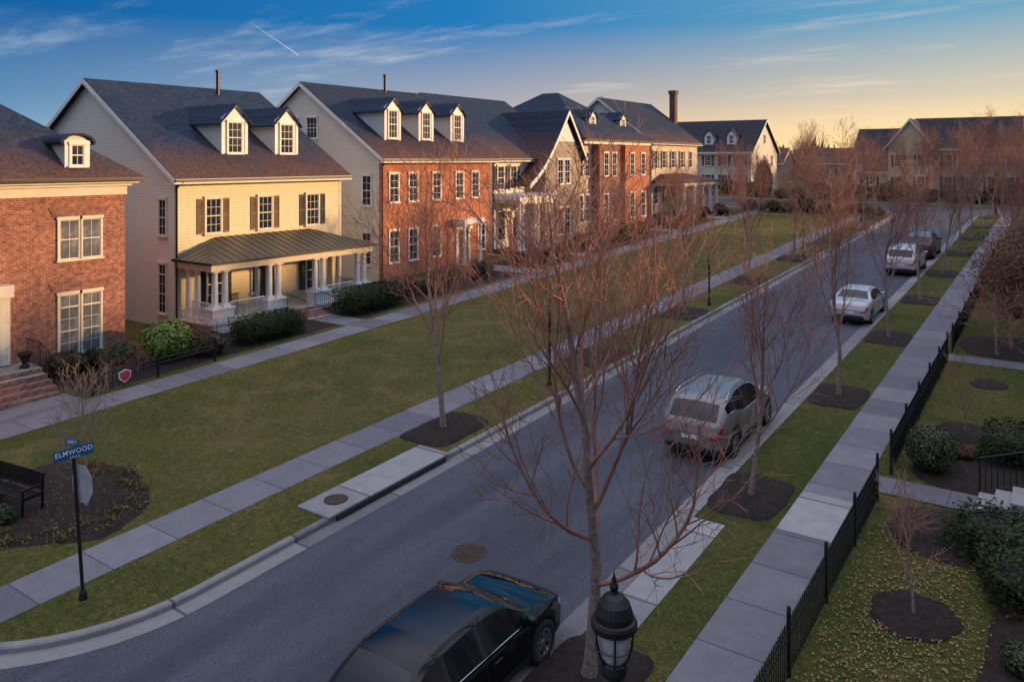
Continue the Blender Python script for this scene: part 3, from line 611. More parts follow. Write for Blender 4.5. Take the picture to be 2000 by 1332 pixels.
# ---------------------------------------------------------------- trees
def grow(R,out,pos,d,L,r,lvl,P):
    seg=(.35,.3,.24,.2,.16)[lvl]; n=max(2,int(L/seg)); pts=[pos.copy()]; rad=[r]; dirs=[d.copy()]
    rend=max(P['rmin'],r*(.18 if lvl==0 else .3)); wob=(.05,.08,.10,.13,.16)[lvl]; tr=P['trop'][lvl]
    for i in range(n):
        d=(d+Vector((R.gauss(0,1),R.gauss(0,1),R.gauss(0,.7)))*wob+Vector((0,0,tr))).normalized()
        pos=pos+d*(L/n); pts.append(pos.copy()); rad.append(r+(rend-r)*((i+1)/n)**.8); dirs.append(d.copy())
    out[0 if lvl==0 else 1].append((pts,rad,(8,5,4,3,3)[lvl]))
    if lvl>=P['max']: return
    nch=(P['n0'],int(L/P['s1'])+1,int(L/P['s2']+.6),int(L/P['s3']+.5))[lvl]
    st=(P['start'],.2,.15,.2)[lvl]; az=R.random()*6.28
    for k in range(nch):
        t=st+(1-st)*(k+R.random()*.8)/nch*.97; f=t*n; i=min(int(f),n-1); p=pts[i].lerp(pts[i+1],f-i); dd=dirs[i+1]; rr=rad[i]+(rad[i+1]-rad[i])*(f-i)
        az+=2.4+R.uniform(-.5,.5)
        a=Vector((0,0,1)) if abs(dd.z)<.9 else Vector((1,0,0)); u=dd.cross(a).normalized(); w=dd.cross(u)
        side=u*cos(az)+w*sin(az); ang=radians(R.uniform(*P['ang'][lvl]))
        nd=(dd*cos(ang)+side*sin(ang)).normalized()
        if lvl==0: Lc=L*P['l1']*(1-.62*(t-st)/(1-st))*R.uniform(.75,1.15)
        else: Lc=(L*.48*(1-.5*t)+.14)*R.uniform(.7,1.25)
        grow(R,out,p,nd,Lc,max(P['rmin'],rr*(.56 if lvl==0 else .55)),lvl+1,P)
def tree_meshes(seed,H,r,twig='twig',**kw):
    P=dict(rmin=.0045,max=4,n0=15,s1=.32,s2=.27,s3=.27,start=.26,l1=.55,ang=((20,42),(20,42),(22,45),(22,48)),trop=(.02,.12,.12,.10,.06))
    P.update(kw); R=random.Random(seed); out=([],[]); grow(R,out,Vector((0,0,-.1)),Vector((0,0,1)),H,r,0,P)
    a=MB(); b=MB()
    for pts,rad,n in out[0]:
        rad=rad[:]; rad[0]*=1.35; a.tube(pts,rad,n)
    for pts,rad,n in out[1]: b.tube(pts,rad,n)
    return a.mesh('trunk',M['bark'],smooth=True),b.mesh('crown',M[twig],smooth=True)
TV=[tree_meshes(11,7.0,.085),tree_meshes(23,6.4,.075,n0=13),tree_meshes(37,7.4,.085,n0=15,l1=.50),tree_meshes(51,6.8,.08)]
FT=tree_meshes(5,8.0,.12,n0=16,start=.22,s1=.33,s2=.28,s3=.26,l1=.60,rmin=.0048,ang=((24,62),(22,44),(22,46),(22,50)),trop=(.02,.11,.11,.09,.06))
bush=dict(n0=14,start=.08,max=3,l1=.6,s1=.18,s2=.18,ang=((35,65),(30,55),(30,60),(30,60)),trop=(.02,.05,.05,.05,.03))
SV=[tree_meshes(71,2.8,.035,n0=13,start=.14,max=3,l1=.5,s1=.25,s2=.25),tree_meshes(72,2.2,.03,**bush)]
def plant(ms,x,y,sc,rot,label,group=None,name='tree',cat='tree',h=.14):
    T=Thing(name,label,cat,x,y,gz(y)+h,group); T.o.rotation_euler=(0,0,rot); T.o.scale=(sc[0],sc[0],sc[1]) if isinstance(sc,tuple) else (sc,)*3
    put('trunk',ms[0],T.o); put('crown',ms[1],T.o); return T
g='young bare street trees along the kerb'
plant(FT,RT[0][0],RT[0][1],1.0,2.2,'tall bare tree with pale trunk and many spreading limbs',g)
for i,(xx,yy) in enumerate(RT[1:]):
    plant(TV[(i*3+1)%4],xx,yy,(1.0,(.95,1.12,1.0,1.05)[i%4]),i*1.7+.4,'bare young street tree in a mulch patch',g)
for i,(xx,yy) in enumerate(LT):
    plant(TV[i%4],xx,yy,((1.18,1.10) if i==0 else (1.05,(.98,1.0,.95,1.05)[i%4])),i*2.1+1,'bare reddish street tree in a mulch patch',g)
g='bare ornamental trees near houses'
far=[(-30.5,35.5,.7),(-30.2,48,.6),(-30.5,58.5,.65),(-30.6,70,.7),(-30,86.3,.8),(-34,103.5,.8),(-28,105,.9),(-22,106,.9),(-15,107,1.1),(-9,106,1.15),(-3,107,1.2),(-12,101,1.0),(-6,100.5,1.1),(-1,99,1.2),(-45,105,.8),(-24,120,1.2),(-33,128,1.3),(-18,104,1.0),(-4,110,1.3),(-10,109,1.2)]
far+=[(-2.2,52,.95),(-2.6,60,1.0),(-2.3,67,1.05),(-2.5,75,1.1),(-2.4,83,1.1),(-2.2,90,1.1),(-13.5,103,1.1),(-8.5,103,1.2),(-4.5,104,1.2),(-20,102,1.0),(-26,101.5,.9),(-23,88,.85),(-27,84,.8),(-17,111,1.2),(-7,111,1.3),(-36,106,1.0),(-40,108,.9),(-29,112,1.1)]
for i,(xx,yy,sc) in enumerate(far):
    plant(TV[i%4],xx,yy,sc,i*1.3,'bare winter tree near house fronts',g)
plant(SV[0],-2.36,16.3,.85,.5,'small bare tree with a few dry leaves in mulch ring',name='small_tree',h=.18)
plant(SV[0],-2.5,26.7,.85,2.5,'small bare tree in round mulch ring',name='small_tree',h=.18)
plant(tree_meshes(81,3.1,.05,'twig2',n0=16,start=.05,max=3,l1=.6,s1=.22,s2=.2,ang=((15,35),(25,45),(30,50),(30,50))),-20.1,10.2,1.0,0,'multi stem tan bare shrub in mulch bed',name='small_tree',h=.18)
g='bare shrubs by the porches and fences'
for i,(xx,yy,sc) in enumerate(((-31.3,20.6,.75),(-30.9,21.3,.6),(-30.5,31.9,.8),(-30,38,.7),(-30.4,41,.6),(-30,46.5,.7),(-30,17.2,.5),(-29.8,16,.5),(-30,53.5,.7),(-30,61,.7),(-30,73,.8),(-2.6,41,1.0),(-2.4,46.5,1.3),(-2.7,49,1.2),(-2.4,55,1.4),(-2.8,58,1.3),(-2.5,63.5,1.4),(-2.7,70,1.4),(-2.5,78,1.4),(-2.9,19.2,.45),(-2.3,36.2,1.5),(-1.5,39,1.5))):
    plant(SV[1],xx,yy,(sc*1.3,sc),i*1.1,'bare brown twiggy shrub in mulch bed',g,name='shrub',cat='shrub')
# ---------------------------------------------------------------- leafy shrubs
def leaf_mesh(seed,rx,ry,rz,n,size,mat,kind='ell',core=.8,lump=.12,inner=.80):
    R=random.Random(seed); mb=MB()
    lumps=[(Vector((R.gauss(0,1),R.gauss(0,1),R.gauss(0,1))).normalized(),R.uniform(-1,1)) for _ in range(14)]
    def disp(d): return 1+lump*sum(a*max(0,d.dot(v))**6 for v,a in lumps)
    for i in range(n):
        d=Vector((R.gauss(0,1),R.gauss(0,1),R.gauss(0,1))).normalized()
        if kind=='box': d2=d/max(abs(d.x),abs(d.y),abs(d.z))**.75
        else: d2=d
        k=disp(d)*R.uniform(inner,1.03)
        p=Vector((d2.x*rx*k,d2.y*ry*k,rz+d2.z*rz*k))
        if p.z<.02: continue
        u=Vector((R.gauss(0,1),R.gauss(0,1),R.gauss(0,1))).normalized(); w=(u.cross(d)+Vector((R.gauss(0,.3),)*3)).normalized(); u=w.cross(d+Vector((R.gauss(0,.5),R.gauss(0,.5),R.gauss(0,.5)))).normalized()
        s=size*R.uniform(.6,1.3); mb.poly([p-u*s,p+w*s*.5,p+u*s,p-w*s*.5])
    f=mb.mesh('foliage',M[mat])
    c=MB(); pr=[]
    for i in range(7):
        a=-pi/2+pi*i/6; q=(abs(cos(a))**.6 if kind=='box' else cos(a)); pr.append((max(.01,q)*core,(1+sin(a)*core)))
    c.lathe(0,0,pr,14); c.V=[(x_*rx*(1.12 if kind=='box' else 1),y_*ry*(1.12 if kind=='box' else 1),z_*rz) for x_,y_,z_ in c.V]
    return f,c.mesh('dark_core',M['core'],smooth=True)  # solid dark core, stands in for the shade inside the foliage
def shrub(ms,x,y,label,sc=1,rot=0,name='shrub',cat='shrub',group=None,trunk=0):
    T=Thing(name,label,cat,x,y,gz(y)+.13,group); T.o.rotation_euler=(0,0,rot); T.o.scale=(sc,)*3 if not isinstance(sc,tuple) else sc
    put('foliage',ms[0],T.o,(0,0,trunk)); put('dark_core',ms[1],T.o,(0,0,trunk))
    if trunk: MB().cyl((0,0,-.1),(0,0,trunk+.9),.07).make(T,'trunk',M['bark'],world=False)
    return T
rb=leaf_mesh(1,.95,.95,.72,4200,.07,'leaf_bright')
shrub(rb,-30.8,18.9,'bright green rounded leafy shrub in front bed',1.1)
hb=leaf_mesh(2,.8,1.75,.58,6500,.055,'leaf_dark','box')
hb2=leaf_mesh(3,.8,1.0,.6,4000,.055,'leaf_dark','box')
shrub(hb,-29.9,23.4,'dark green clipped boxy hedge by porch',name='hedge',cat='hedge'); shrub(hb,-30.1,30.0,'dark green clipped boxy hedge by porch',1.12,name='hedge',cat='hedge')
sb=leaf_mesh(4,.6,.6,.42,1600,.055,'leaf_dark'); sb2=leaf_mesh(5,.55,.6,.4,1500,.055,'leaf'); sb3=leaf_mesh(6,.6,.6,.35,1300,.05,'leaf_brown'); sb4=leaf_mesh(7,.42,.42,.12,150,.045,'leaf_straw',core=.12,inner=.2)
g='low evergreen shrubs along house fronts'; R=random.Random(9)
for yy,xx in [(15.6,-32.2),(16.7,-32.2),(17.7,-32),(20.3,-29.9)]+[(33.5+i*1.55+R.uniform(-.3,.3),-30.6+R.uniform(-1.2,.8)) for i in range(34)]:
    if any(abs(yy-a)<1.2 for a in (43.5,51.2,66.8,78.5)): continue
    shrub((sb,sb2,sb3,sb)[R.randrange(4)],xx,yy,'low rounded shrub in dark mulch bed',R.uniform(.9,1.5),R.random()*6,group=g)
shrub(leaf_mesh(8,.62,.62,.6,3400,.04,'leaf'),-3.0,23.3,'clipped green ball shrub beside fence opening')
for i,(xx,yy,sx) in enumerate(((-1.2,25.3,1.0),(-.9,19.4,1.2),(-.4,18.0,1.0))): shrub(hb2,xx,yy,'dense dark low hedge in yard border',(sx,sx,.7),i,name='hedge',cat='hedge')
g='low plants in mulch borders'
for i,(xx,yy) in enumerate(((-2.4,24.6),(-.6,15.5),(-.5,12.5),(-22.3,8.8),(-22.8,9.3),(-20.9,8.6),(-23.4,8.9))): shrub((sb3,sb2)[i%2],xx,yy,'low straggly plant in dark mulch',.6,i,group=g)
for i in range(24):
    a=-1.7+i*.17; rr=.82+.09*((i*5)%3-1); shrub(sb4,-21.2+2.9*rr*cos(a),9.9+2.1*rr*sin(a),'low sparse straw coloured ground cover in mulch bed',.6+.4*((i*7)%5)/5,i,group=g)
ev=leaf_mesh(12,1.75,1.75,2.05,5200,.055,'leaf_brown',core=.12,lump=.45,inner=.2)
shrub(ev,-1.9,37.2,'airy evergreen tree with bronze tinted leaves',name='evergreen_tree',cat='tree',trunk=1.0)
shrub(ev,-1.6,42,'airy evergreen tree with bronze tinted leaves',.9,2,name='evergreen_tree',cat='tree',trunk=.8)
shrub(ev,-1.4,51,'airy evergreen tree with bronze tinted leaves',.9,4,name='evergreen_tree',cat='tree',trunk=.6)
g='rounded shrubs along the pavement yards'
for i in range(9):
    yy=44+i*4.7; shrub((sb3,sb3,sb)[i%3],-2.0+R.uniform(-.4,.4),yy,'rounded yard shrub beside pavement',R.uniform(1.0,1.6),i,group=g)
g='dark shrubs around far house fronts'
for i in range(26):
    xx=-44+i*1.9; shrub((sb,sb3,sb2)[i%3],xx+R.uniform(-.5,.5),R.uniform(107.5,111) if xx>-19 or xx<-36 else R.uniform(104,112),'dark evergreen shrub near house front',R.uniform(1.6,2.8),i,group=g)
for i in range(10): shrub((sb,sb3)[i%2],-29+i*1.5,86.5+R.uniform(-1.2,.6),'low shrub on the green near cross street',R.uniform(1.2,1.9),i,group=g)
for i in range(12): shrub((sb,sb3,sb3)[i%3],-30+i*2.4,102.6+R.uniform(-.4,.4),'low shrub beyond the cross street',R.uniform(1.3,2.2),i,group=g)
cone=leaf_mesh(15,1.2,1.2,2.4,4000,.09,'leaf_dark',lump=.2)
shrub(cone,-34,108,'dark conical evergreen tree',name='evergreen_tree',cat='tree')
lit=MB(); R=random.Random(21)
def leaf(xx,yy,z,s):
    a=R.random()*6.28; c,s_=cos(a)*s,sin(a)*s
    lit.poly([(xx-c,yy-s_,z),(xx+s_*.6,yy-c*.6,z+R.uniform(0,.015)),(xx+c,yy+s_,z+R.uniform(0,.015)),(xx-s_*.6,yy+c*.6,z)])
for i in range(3400):
    xx=R.gauss(-2.5,.8); yy=R.gauss(15.5,2.8)
    if not(-3.7<xx<.6 and 8<yy<21): continue
    leaf(xx,yy,gz(yy)+.16,R.uniform(.018,.034))
for i in range(600):
    xx=R.uniform(-23.5,-18.5); yy=R.gauss(10,1.1); leaf(xx,yy,gz(yy)+.2,R.uniform(.012,.026))
for i in range(1300):
    yy=R.uniform(8,40); xx=R.choice((R.uniform(-7.7,-7.4),R.uniform(-7.2,-5.5),R.uniform(-16.6,-14.6),R.uniform(-4.2,-3.2))); leaf(xx,yy,gz(yy)+(.15 if xx>-7.38 or xx<-14.5 else .02),R.uniform(.012,.026))
single('fallen_leaves',lit,M['litter'],'scattered dry yellow leaves on grass and mulch','leaves','stuff')
wd=MB(); R=random.Random(31)
for i in range(12000):
    a=R.uniform(-.95,.35); dist=R.uniform(230,420); xx=sin(a)*dist; yy=cos(a)*dist
    if yy<210: continue
    top=R.uniform(6,11)+2.5*sin(a*40)+1.5*sin(a*97); z0=4.6+R.uniform(0,top*.7); h=R.uniform(1.2,3.5); w=R.uniform(.15,.6); t=R.uniform(-.8,.8)
    wd.poly([(xx-w,yy,z0),(xx+w,yy,z0),(xx+t,yy,z0+h)])
single('distant_woods',wd,M['woods'],'hazy bare brown woodland on the horizon','woods','stuff')
# ---------------------------------------------------------------- cars
def cr(tb,t):
    if t<=tb[0][0]: return tb[0][1]
    if t>=tb[-1][0]: return tb[-1][1]
    for i in range(len(tb)-1):
        if tb[i][0]<=t<=tb[i+1][0]: break
    x0,y0=tb[i]; x1,y1=tb[i+1]; h=x1-x0
    def sl(a,b): return (tb[b][1]-tb[a][1])/(tb[b][0]-tb[a][0])
    d=sl(i,i+1); m0=0 if i==0 else (sl(i-1,i)+d)/2; m1=0 if i+2>=len(tb) else (d+sl(i+1,i+2))/2
    if i==0: m0=d
    if i+2>=len(tb): m1=d
    if i>0 and sl(i-1,i)*d<=0: m0=0
    if i+2<len(tb) and sl(i+1,i+2)*d<=0: m1=0
    u=(t-x0)/h; return (2*u**3-3*u*u+1)*y0+(u**3-2*u*u+u)*h*m0+(-2*u**3+3*u*u)*y1+(u**3-u*u)*h*m1
SEDAN=dict(top=[(0,.72),(.02,.93),(.05,1.02),(.15,1.08),(.20,1.12),(.31,1.38),(.42,1.45),(.55,1.44),(.62,1.38),(.755,1.02),(.85,.95),(.94,.82),(.985,.68),(1,.56)],
  belt=[(0,.70),(.05,.94),(.4,.95),(.75,.90),(.95,.76),(1,.5)],rear=(.185,.315),ws=(.61,.75),pil=((.43,.455),(.58,.588)),cab=(.24,.70),wd=[(0,.80),(.03,.91),(.12,.98),(.3,1),(.75,1),(.9,.95),(.97,.85),(1,.70)],R=.33,wy=(.19,.81),cl=False)
SUV=dict(top=[(0,.80),(.012,1.00),(.03,1.11),(.10,1.48),(.135,1.58),(.2,1.65),(.38,1.71),(.54,1.68),(.62,1.58),(.745,1.18),(.85,1.11),(.94,.98),(.985,.82),(1,.60)],
  belt=[(0,.78),(.03,1.05),(.4,1.07),(.75,1.01),(.95,.86),(1,.55)],rear=(.035,.115),ws=(.605,.74),pil=((.22,.245),(.41,.435)),cab=(.11,.69),wd=[(0,.76),(.015,.85),(.04,.92),(.12,.98),(.3,1),(.75,1),(.9,.95),(.97,.85),(1,.70)],R=.37,wy=(.20,.80),cl=True)
WAGON=dict(top=[(0,.74),(.015,.94),(.035,1.04),(.13,1.38),(.17,1.46),(.3,1.52),(.43,1.53),(.54,1.50),(.62,1.40),(.74,1.05),(.77,1.02),(.85,.97),(.94,.86),(.985,.72),(1,.55)],
  belt=[(0,.72),(.04,.99),(.4,.98),(.75,.93),(.95,.80),(1,.5)],rear=(.035,.14),ws=(.59,.745),pil=((.24,.26),(.425,.445)),cab=(.13,.70),wd=SUV['wd'],R=.36,wy=(.20,.80),cl=True,roofglass=(.26,.54))
def wheel_meshes(R):
    t=MB(); n=32; pr=[(R*.66,-.10),(R*.93,-.11),(R,-.085),(R,.085),(R*.93,.11),(R*.66,.10)]
    for r,x_ in pr:
        for k in range(n): a=2*pi*k/n; t.V.append((x_,r*cos(a),r*sin(a)))
    for i in range(len(pr)):
        i2=(i+1)%len(pr)
        for k in range(n): k2=(k+1)%n; t.F.append((i*n+k,i*n+k2,i2*n+k2,i2*n+k))
    r=MB()
    for (ra,rb_,x0,x1) in ((R*.58,R*.67,.06,.098),(.0,R*.14,.05,.095)):
        b=len(r.V)
        for (rr,xx) in ((ra,x0),(ra,x1),(rb_,x1),(rb_,x0)):
            for k in range(n): a=2*pi*k/n; r.V.append((xx,rr*cos(a),rr*sin(a)))
        for i in range(4):
            i2=(i+1)%4
            for k in range(n): k2=(k+1)%n; r.F.append((b+i*n+k,b+i*n+k2,b+i2*n+k2,b+i2*n+k))
    for k in range(10):
        a=2*pi*(k//2)/5+(.16 if k%2 else -.16); a2=2*pi*(k//2)/5+(.26 if k%2 else -.26); c,s=cos(a),sin(a); c2,s2=cos(a2),sin(a2); w=R*.055
        p=[(.085,R*.1*c-w*s,R*.1*s+w*c),(.085,R*.1*c+w*s,R*.1*s-w*c),(.085,R*.6*c2+w*s2,R*.6*s2-w*c2),(.085,R*.6*c2-w*s2,R*.6*s2+w*c2)]; r.prism(p,(-.03,0,0))
    bk=MB(); bk.V=[(.03,R*.66*cos(2*pi*k/n),R*.66*sin(2*pi*k/n)) for k in range(n)]; bk.F=[tuple(range(n))]  # plain dark disc added for the shade behind the spokes
    return t.mesh('tyre',M['rubber'],smooth=True),r.mesh('rim',M['rim']),bk.mesh('dark_backing',M['plastic'])
WM={}
def car(name,label,cat,x,y,L,W,spec,pm,group='cars parked along the kerb',rails=False):
    T=Thing(name,label,cat,x,y,gz(y)+.004,group); T.o.rotation_euler=(math.atan(G),0,0)
    R=spec['R']; Ra=R+.055; wys=[f*L for f in spec['wy']]
    ys=[L*i/64 for i in range(65)]+[L*.005,L*.01,L*.02,L*.03,L*.97,L*.98,L*.99,L*.995]+[L*v for v in (*spec['rear'],*spec['ws'],*spec['cab'])]+[L*v for v in spec.get('roofglass',())]
    ys=[v for v in ys if all(abs(v-w)>Ra+.015 for w in wys)]
    for w in wys: ys+=[w+Ra*cos(pi*k/14) for k in range(15)]+[w-Ra-.012,w+Ra+.012]
    for p in spec['pil']:
        for v in p: ys.append(v*L)
    ys=sorted(set(round(v,4) for v in ys)); W2=W/2; sill=.27
    def rows(v):
        t=v/L; zt=cr(spec['top'],t); zb=sill+(.06*max(0,(.06-t)/.06))+(.05*max(0,(t-.94)/.06))
        for w in wys:
            if abs(v-w)<=Ra+1e-6: zb=max(zb,R+sqrt(max(0,Ra*Ra-(v-w)**2)))
        be=min(cr(spec['belt'],t),zt-.035); w=W2*cr(spec['wd'],t); h=zt-be; k=min(1,h/.4)
        zb=min(zb,be-.08)
        o=[(w*.955,zb),(w*.992,zb+.22*(be-zb)),(w*1.0,zb+.5*(be-zb)),(w*.992,zb+.80*(be-zb)),(w*.955,be-.005)]
        xi=w*.935; o.append((xi,be+.03*k+.004)); top=zt-.085*k-.006; xe=xi-.42*(top-be)-.012
        o.append((xe,max(top,be+.04*k+.008))); o.append((xe-.05*k-.02,zt-.035*k-.003)); o.append(((xe-.05*k-.02)*.88,zt-.015*k)); o.append((0,zt+.02)); return o,h
    S=[rows(v) for v in ys]; V=[]
    for v,(o,h) in zip(ys,S):
        V+=[(p[0],v-L/2,p[1]) for p in o]+[(-p[0],v-L/2,p[1]) for p in o[-2::-1]]
    parts={}
    def add(k,f): parts.setdefault(k,[]).append(f)
    for i in range(len(ys)-1):
        ym=(ys[i]+ys[i+1])/2/L; h=(S[i][1]+S[i+1][1])/2
        for c in range(18):
            ri=min(c,17-c); sd=0 if c<9 else 1; f=(i*19+c,(i+1)*19+c,(i+1)*19+c+1,i*19+c+1); k='body'
            if ri==5 and h>.2 and spec['cab'][0]<ym<spec['cab'][1]:
                pi_=[n_ for n_,(a,b) in enumerate(spec['pil']) if a<ym<b]
                if pi_: k=('pillar',sd,pi_[0])
                else: k=('side_window',sd,sum(ym>b for a,b in spec['pil']))
            elif ri==8:
                if spec['ws'][0]<ym<spec['ws'][1]: k='windshield'
                elif spec['rear'][0]<ym<spec['rear'][1]: k='rear_window'
                elif 'roofglass' in spec and spec['roofglass'][0]<ym<spec['roofglass'][1]: k='glass_roof'
            elif ri==0 and spec['cl']: k='cladding'
            if ri==3 and ym<.045: k=('taillight',sd)
            if ri==3 and ym>.935: k=('headlight',sd)
            add(k,f)
    fr=(-1,-.70,-.25,.25,.70,1)
    for end,i0 in ((0,0),(1,len(ys)-1)):
        o=S[i0][0]; b=len(V); yv=ys[i0]-L/2
        for p in o: V+=[(p[0]*f,yv,p[1]) for f in fr]
        for r in range(9):
            for c in range(5):
                f=(b+r*6+c,b+r*6+c+1,b+(r+1)*6+c+1,b+(r+1)*6+c)
                if end: f=f[::-1]
                k='body'
                if r==3 and c in (0,4): k=('taillight' if not end else 'headlight',0 if c==4 else 1)
                if r==0: k='cladding'
                if end and r in (1,2) and c in (1,2,3): k='grille'
                add(k,f)
    mt={'body':pm,'pillar':M['plastic'],'windshield':M['carglass'],'rear_window':M['carglass'],'glass_roof':M['carglass'],'side_window':M['carglass'],'cladding':M['plastic'],'taillight':M['red'],'headlight':M['lampwhite'],'grille':M['plastic']}
    for k,fs in parts.items():
        nm=k if isinstance(k,str) else k[0]; idx={}; mb=MB()
        for f in fs:
            ff=[]
            for q in f:
                if q not in idx: idx[q]=len(mb.V); mb.V.append(V[q])
                ff.append(idx[q])
            mb.F.append(tuple(ff))
        mb.make(T,nm,mt[nm],smooth=True,world=False)
    u=MB(); u.box(-W2+.26,W2-.26,-L/2+.15,L/2-.15,.2,.62); u.make(T,'underbody',M['plastic'],world=False)
    if R not in WM: WM[R]=wheel_meshes(R)
    for w in wys:
        for sg in (1,-1):
            wo=put('wheel',WM[R][0],T.o,(sg*(W2-.125),w-L/2,R),(0,0,0 if sg>0 else pi)); put('rim',WM[R][1],wo); put('dark_backing',WM[R][2],wo)
    mc=spec['ws'][1]-.045; bz=cr(spec['belt'],mc)
    for sg in (1,-1):
        m=MB(); m.lathe(0,0,[(.02,-.09),(.09,-.07),(.115,0),(.09,.07),(.02,.09)],10); m.V=[(a*1.0+sg*(W2+.06),b*.65+mc*L-L/2-.05,c*.85+bz+.09) for a,b,c in m.V]
        m.cyl((sg*(W2-.1),mc*L-L/2,bz+.03),(sg*(W2+.05),mc*L-L/2-.04,bz+.06),.025,6); m.make(T,'side_mirror',pm,smooth=True,world=False)
        for dd in (.30,.50): MB().box(sg*W2*.988-.012,sg*W2*.988+.012,dd*L-L/2-.1,dd*L-L/2+.1,bz-.16,bz-.13).make(T,'door_handle',M['chrome'],world=False)
        if rails:
            a,b=spec['rear'][1]+.05,spec['ws'][0]-.03; pts=[]
            for i in range(9):
                t=a+(b-a)*i/8; zt=cr(spec['top'],t); be=cr(spec['belt'],t); w=W2*cr(spec['wd'],t); pts.append(Vector((sg*(w*.935-.42*(zt-.09-be)-.06),t*L-L/2,zt+(.035 if 0<i<8 else -.03))))
            MB().tube(pts,[.02]*9,6).make(T,'roof_rail',M['chrome'],smooth=True,world=False)
        pts=[]
        a,b=spec['cab'][0]+.02,spec['cab'][1]-.02
        for i in range(13):
            t=a+(b-a)*i/12; o,h=rows(t*L); pts.append(Vector((sg*(o[4][0]-.004),t*L-L/2,o[4][1]+.012)))
        MB().tube(pts,[.009]*13,4).make(T,'window_trim',M['chrome'],world=False)
        for dd in (spec['pil'][1][0]+.01 if spec is not SEDAN else .445,.69,.235):
            pts=[]
            for r in (1,2,3,4):
                o,h=rows(dd*L); pts.append(Vector((sg*(o[r][0]+.002),dd*L-L/2,o[r][1])))
            MB().tube(pts,[.006]*4,4).make(T,'door_seam',M['plastic'],world=False)
    zp=.64 if spec is not SEDAN else .56
    m=MB(); m.box(-.26,.26,-L/2-.014,-L/2-.002,zp,zp+.13); m.make(T,'number_plate',M['white'],world=False)
    m=MB(); m.box(-.3,.3,-L/2-.02,-L/2-.002,zp+.14,zp+.165); m.make(T,'chrome_strip',M['chrome'],world=False)
    m=MB(); m.box(-W2*.72,W2*.72,-L/2-.03,-L/2+.05,.36,.48); m.make(T,'bumper',M['plastic'],world=False,bevel=.02)
    return T
car('parked_car','glossy black crossover car with dark glass roof parked at the kerb','car',-8.35,10.3,4.5,1.82,WAGON,M['p_black'])
car('parked_car','pewter grey sport utility vehicle parked at the kerb','car',-8.6,23.3,4.8,1.95,SUV,M['p_grey'],rails=True)
car('parked_car','silver sedan parked at the kerb','car',-8.35,41.2,4.6,1.8,SEDAN,M['p_silver'])
car('parked_car','pale grey sport utility vehicle parked at the kerb','car',-8.4,55.2,4.6,1.85,SUV,M['p_white'])
car('parked_car','dark sport utility vehicle parked at the kerb','car',-8.4,62.2,4.7,1.85,SUV,M['p_dark'])
# ---------------------------------------------------------------- street furniture
def lamp(x,y,label,dz=0):
    T=Thing('street_lamp',label,'street lamp',x,y,gz(y)+.13,'black acorn street lamps')
    MB().lathe(0,0,[(.2,0),(.2,.1),(.16,.14),(.15,.5),(.10,.62),(.07,.7),(.065,.9),(.06,2.8),(.055,3.0),(.09,3.02),(.09,3.08),(.06,3.11),(.06,3.20)],16).make(T,'post',M['black'],world=False)
    def mk(mb,n,mat,sm=False): mb.V=[(a,b,c-.18) for a,b,c in mb.V]; mb.make(T,n,mat,world=False,smooth=sm)
    mk(MB().lathe(0,0,[(.06,3.36),(.09,3.40),(.13,3.43),(.15,3.50),(.135,3.56),(.12,3.58)],20),'lamp_base',M['black'])
    mk(MB().lathe(0,0,[(.10,3.57),(.13,3.62),(.165,3.75),(.185,3.88),(.19,3.93)],20),'lamp_glass',M['frost'],True)
    mk(MB().lathe(0,0,[(.235,3.93),(.25,3.95),(.25,4.0),(.235,4.03),(.21,4.04),(.205,4.1),(.17,4.2),(.11,4.27),(.05,4.30),(.04,4.33)],24),'lamp_cap',M['black'])
    mk(MB().lathe(0,0,[(.03,4.32),(.05,4.36),(.045,4.39),(.02,4.41),(.03,4.44),(.015,4.48),(.004,4.54)],12),'finial',M['black'],True)
    m=MB()
    for k in range(6):
        a=2*pi*k/6; m.tube([Vector((r*cos(a),r*sin(a),z)) for r,z in ((.125,3.56),(.17,3.65),(.205,3.78),(.228,3.95))],[.012]*4,5)
    m.tube([Vector((.2*cos(2*pi*k/20),.2*sin(2*pi*k/20),3.74)) for k in range(21)],[.008]*21,4)
    mk(m,'lamp_cage',M['black'])
lamp(-4.0,7.62,'black lantern street lamp with domed cap and finial')
lamp(-15.9,79.7,'black lantern street lamp beside the green')
lamp(-5.9,91.2,'black lantern street lamp near cross street')
T=Thing('street_sign','black post with blue ELMWOOD ROAD and LIBERTY name blades','street sign',-16.1,8.1)
T.o.rotation_euler=(0,radians(-8),0)
m=MB(); m.cyl((0,0,-.1),(0,0,2.95),.035,10); m.lathe(0,0,[(.08,0),(.07,.12),(.04,.2)],10); m.make(T,'post',M['black'],world=False)
def text_mesh(body,size,mat,name='lettering'):
    cu=bpy.data.curves.new('t','FONT'); cu.body=body; cu.size=size; cu.align_x='CENTER'; cu.align_y='CENTER'; cu.extrude=.002; cu.space_character=1.1; cu.offset=.001
    ob=bpy.data.objects.new('t',cu); coll.objects.link(ob); dg=bpy.context.evaluated_depsgraph_get(); dg.update()
    me=bpy.data.meshes.new_from_object(ob.evaluated_get(dg)); me.name=name; me.materials.clear(); me.materials.append(mat); bpy.data.objects.remove(ob); return me
b1=MB().box(.04,.055,-.40,.38,2.76,2.98).make(T,'name_blade',M['signblue'],world=False)
put('lettering',text_mesh('ELMWOOD',.135,M['white']),b1,(.0585,-.01,2.89),(pi/2,0,pi/2)); put('lettering',text_mesh('R O A D',.05,M['white']),b1,(.0585,.0,2.79),(pi/2,0,pi/2))
b2=MB().box(-.26,.26,-.008,.008,3.0,3.14).make(T,'name_blade',M['signblue'],world=False)
put('lettering',text_mesh('LIBERTY',.10,M['white']),b2,(0,-.011,3.07),(pi/2,0,0))
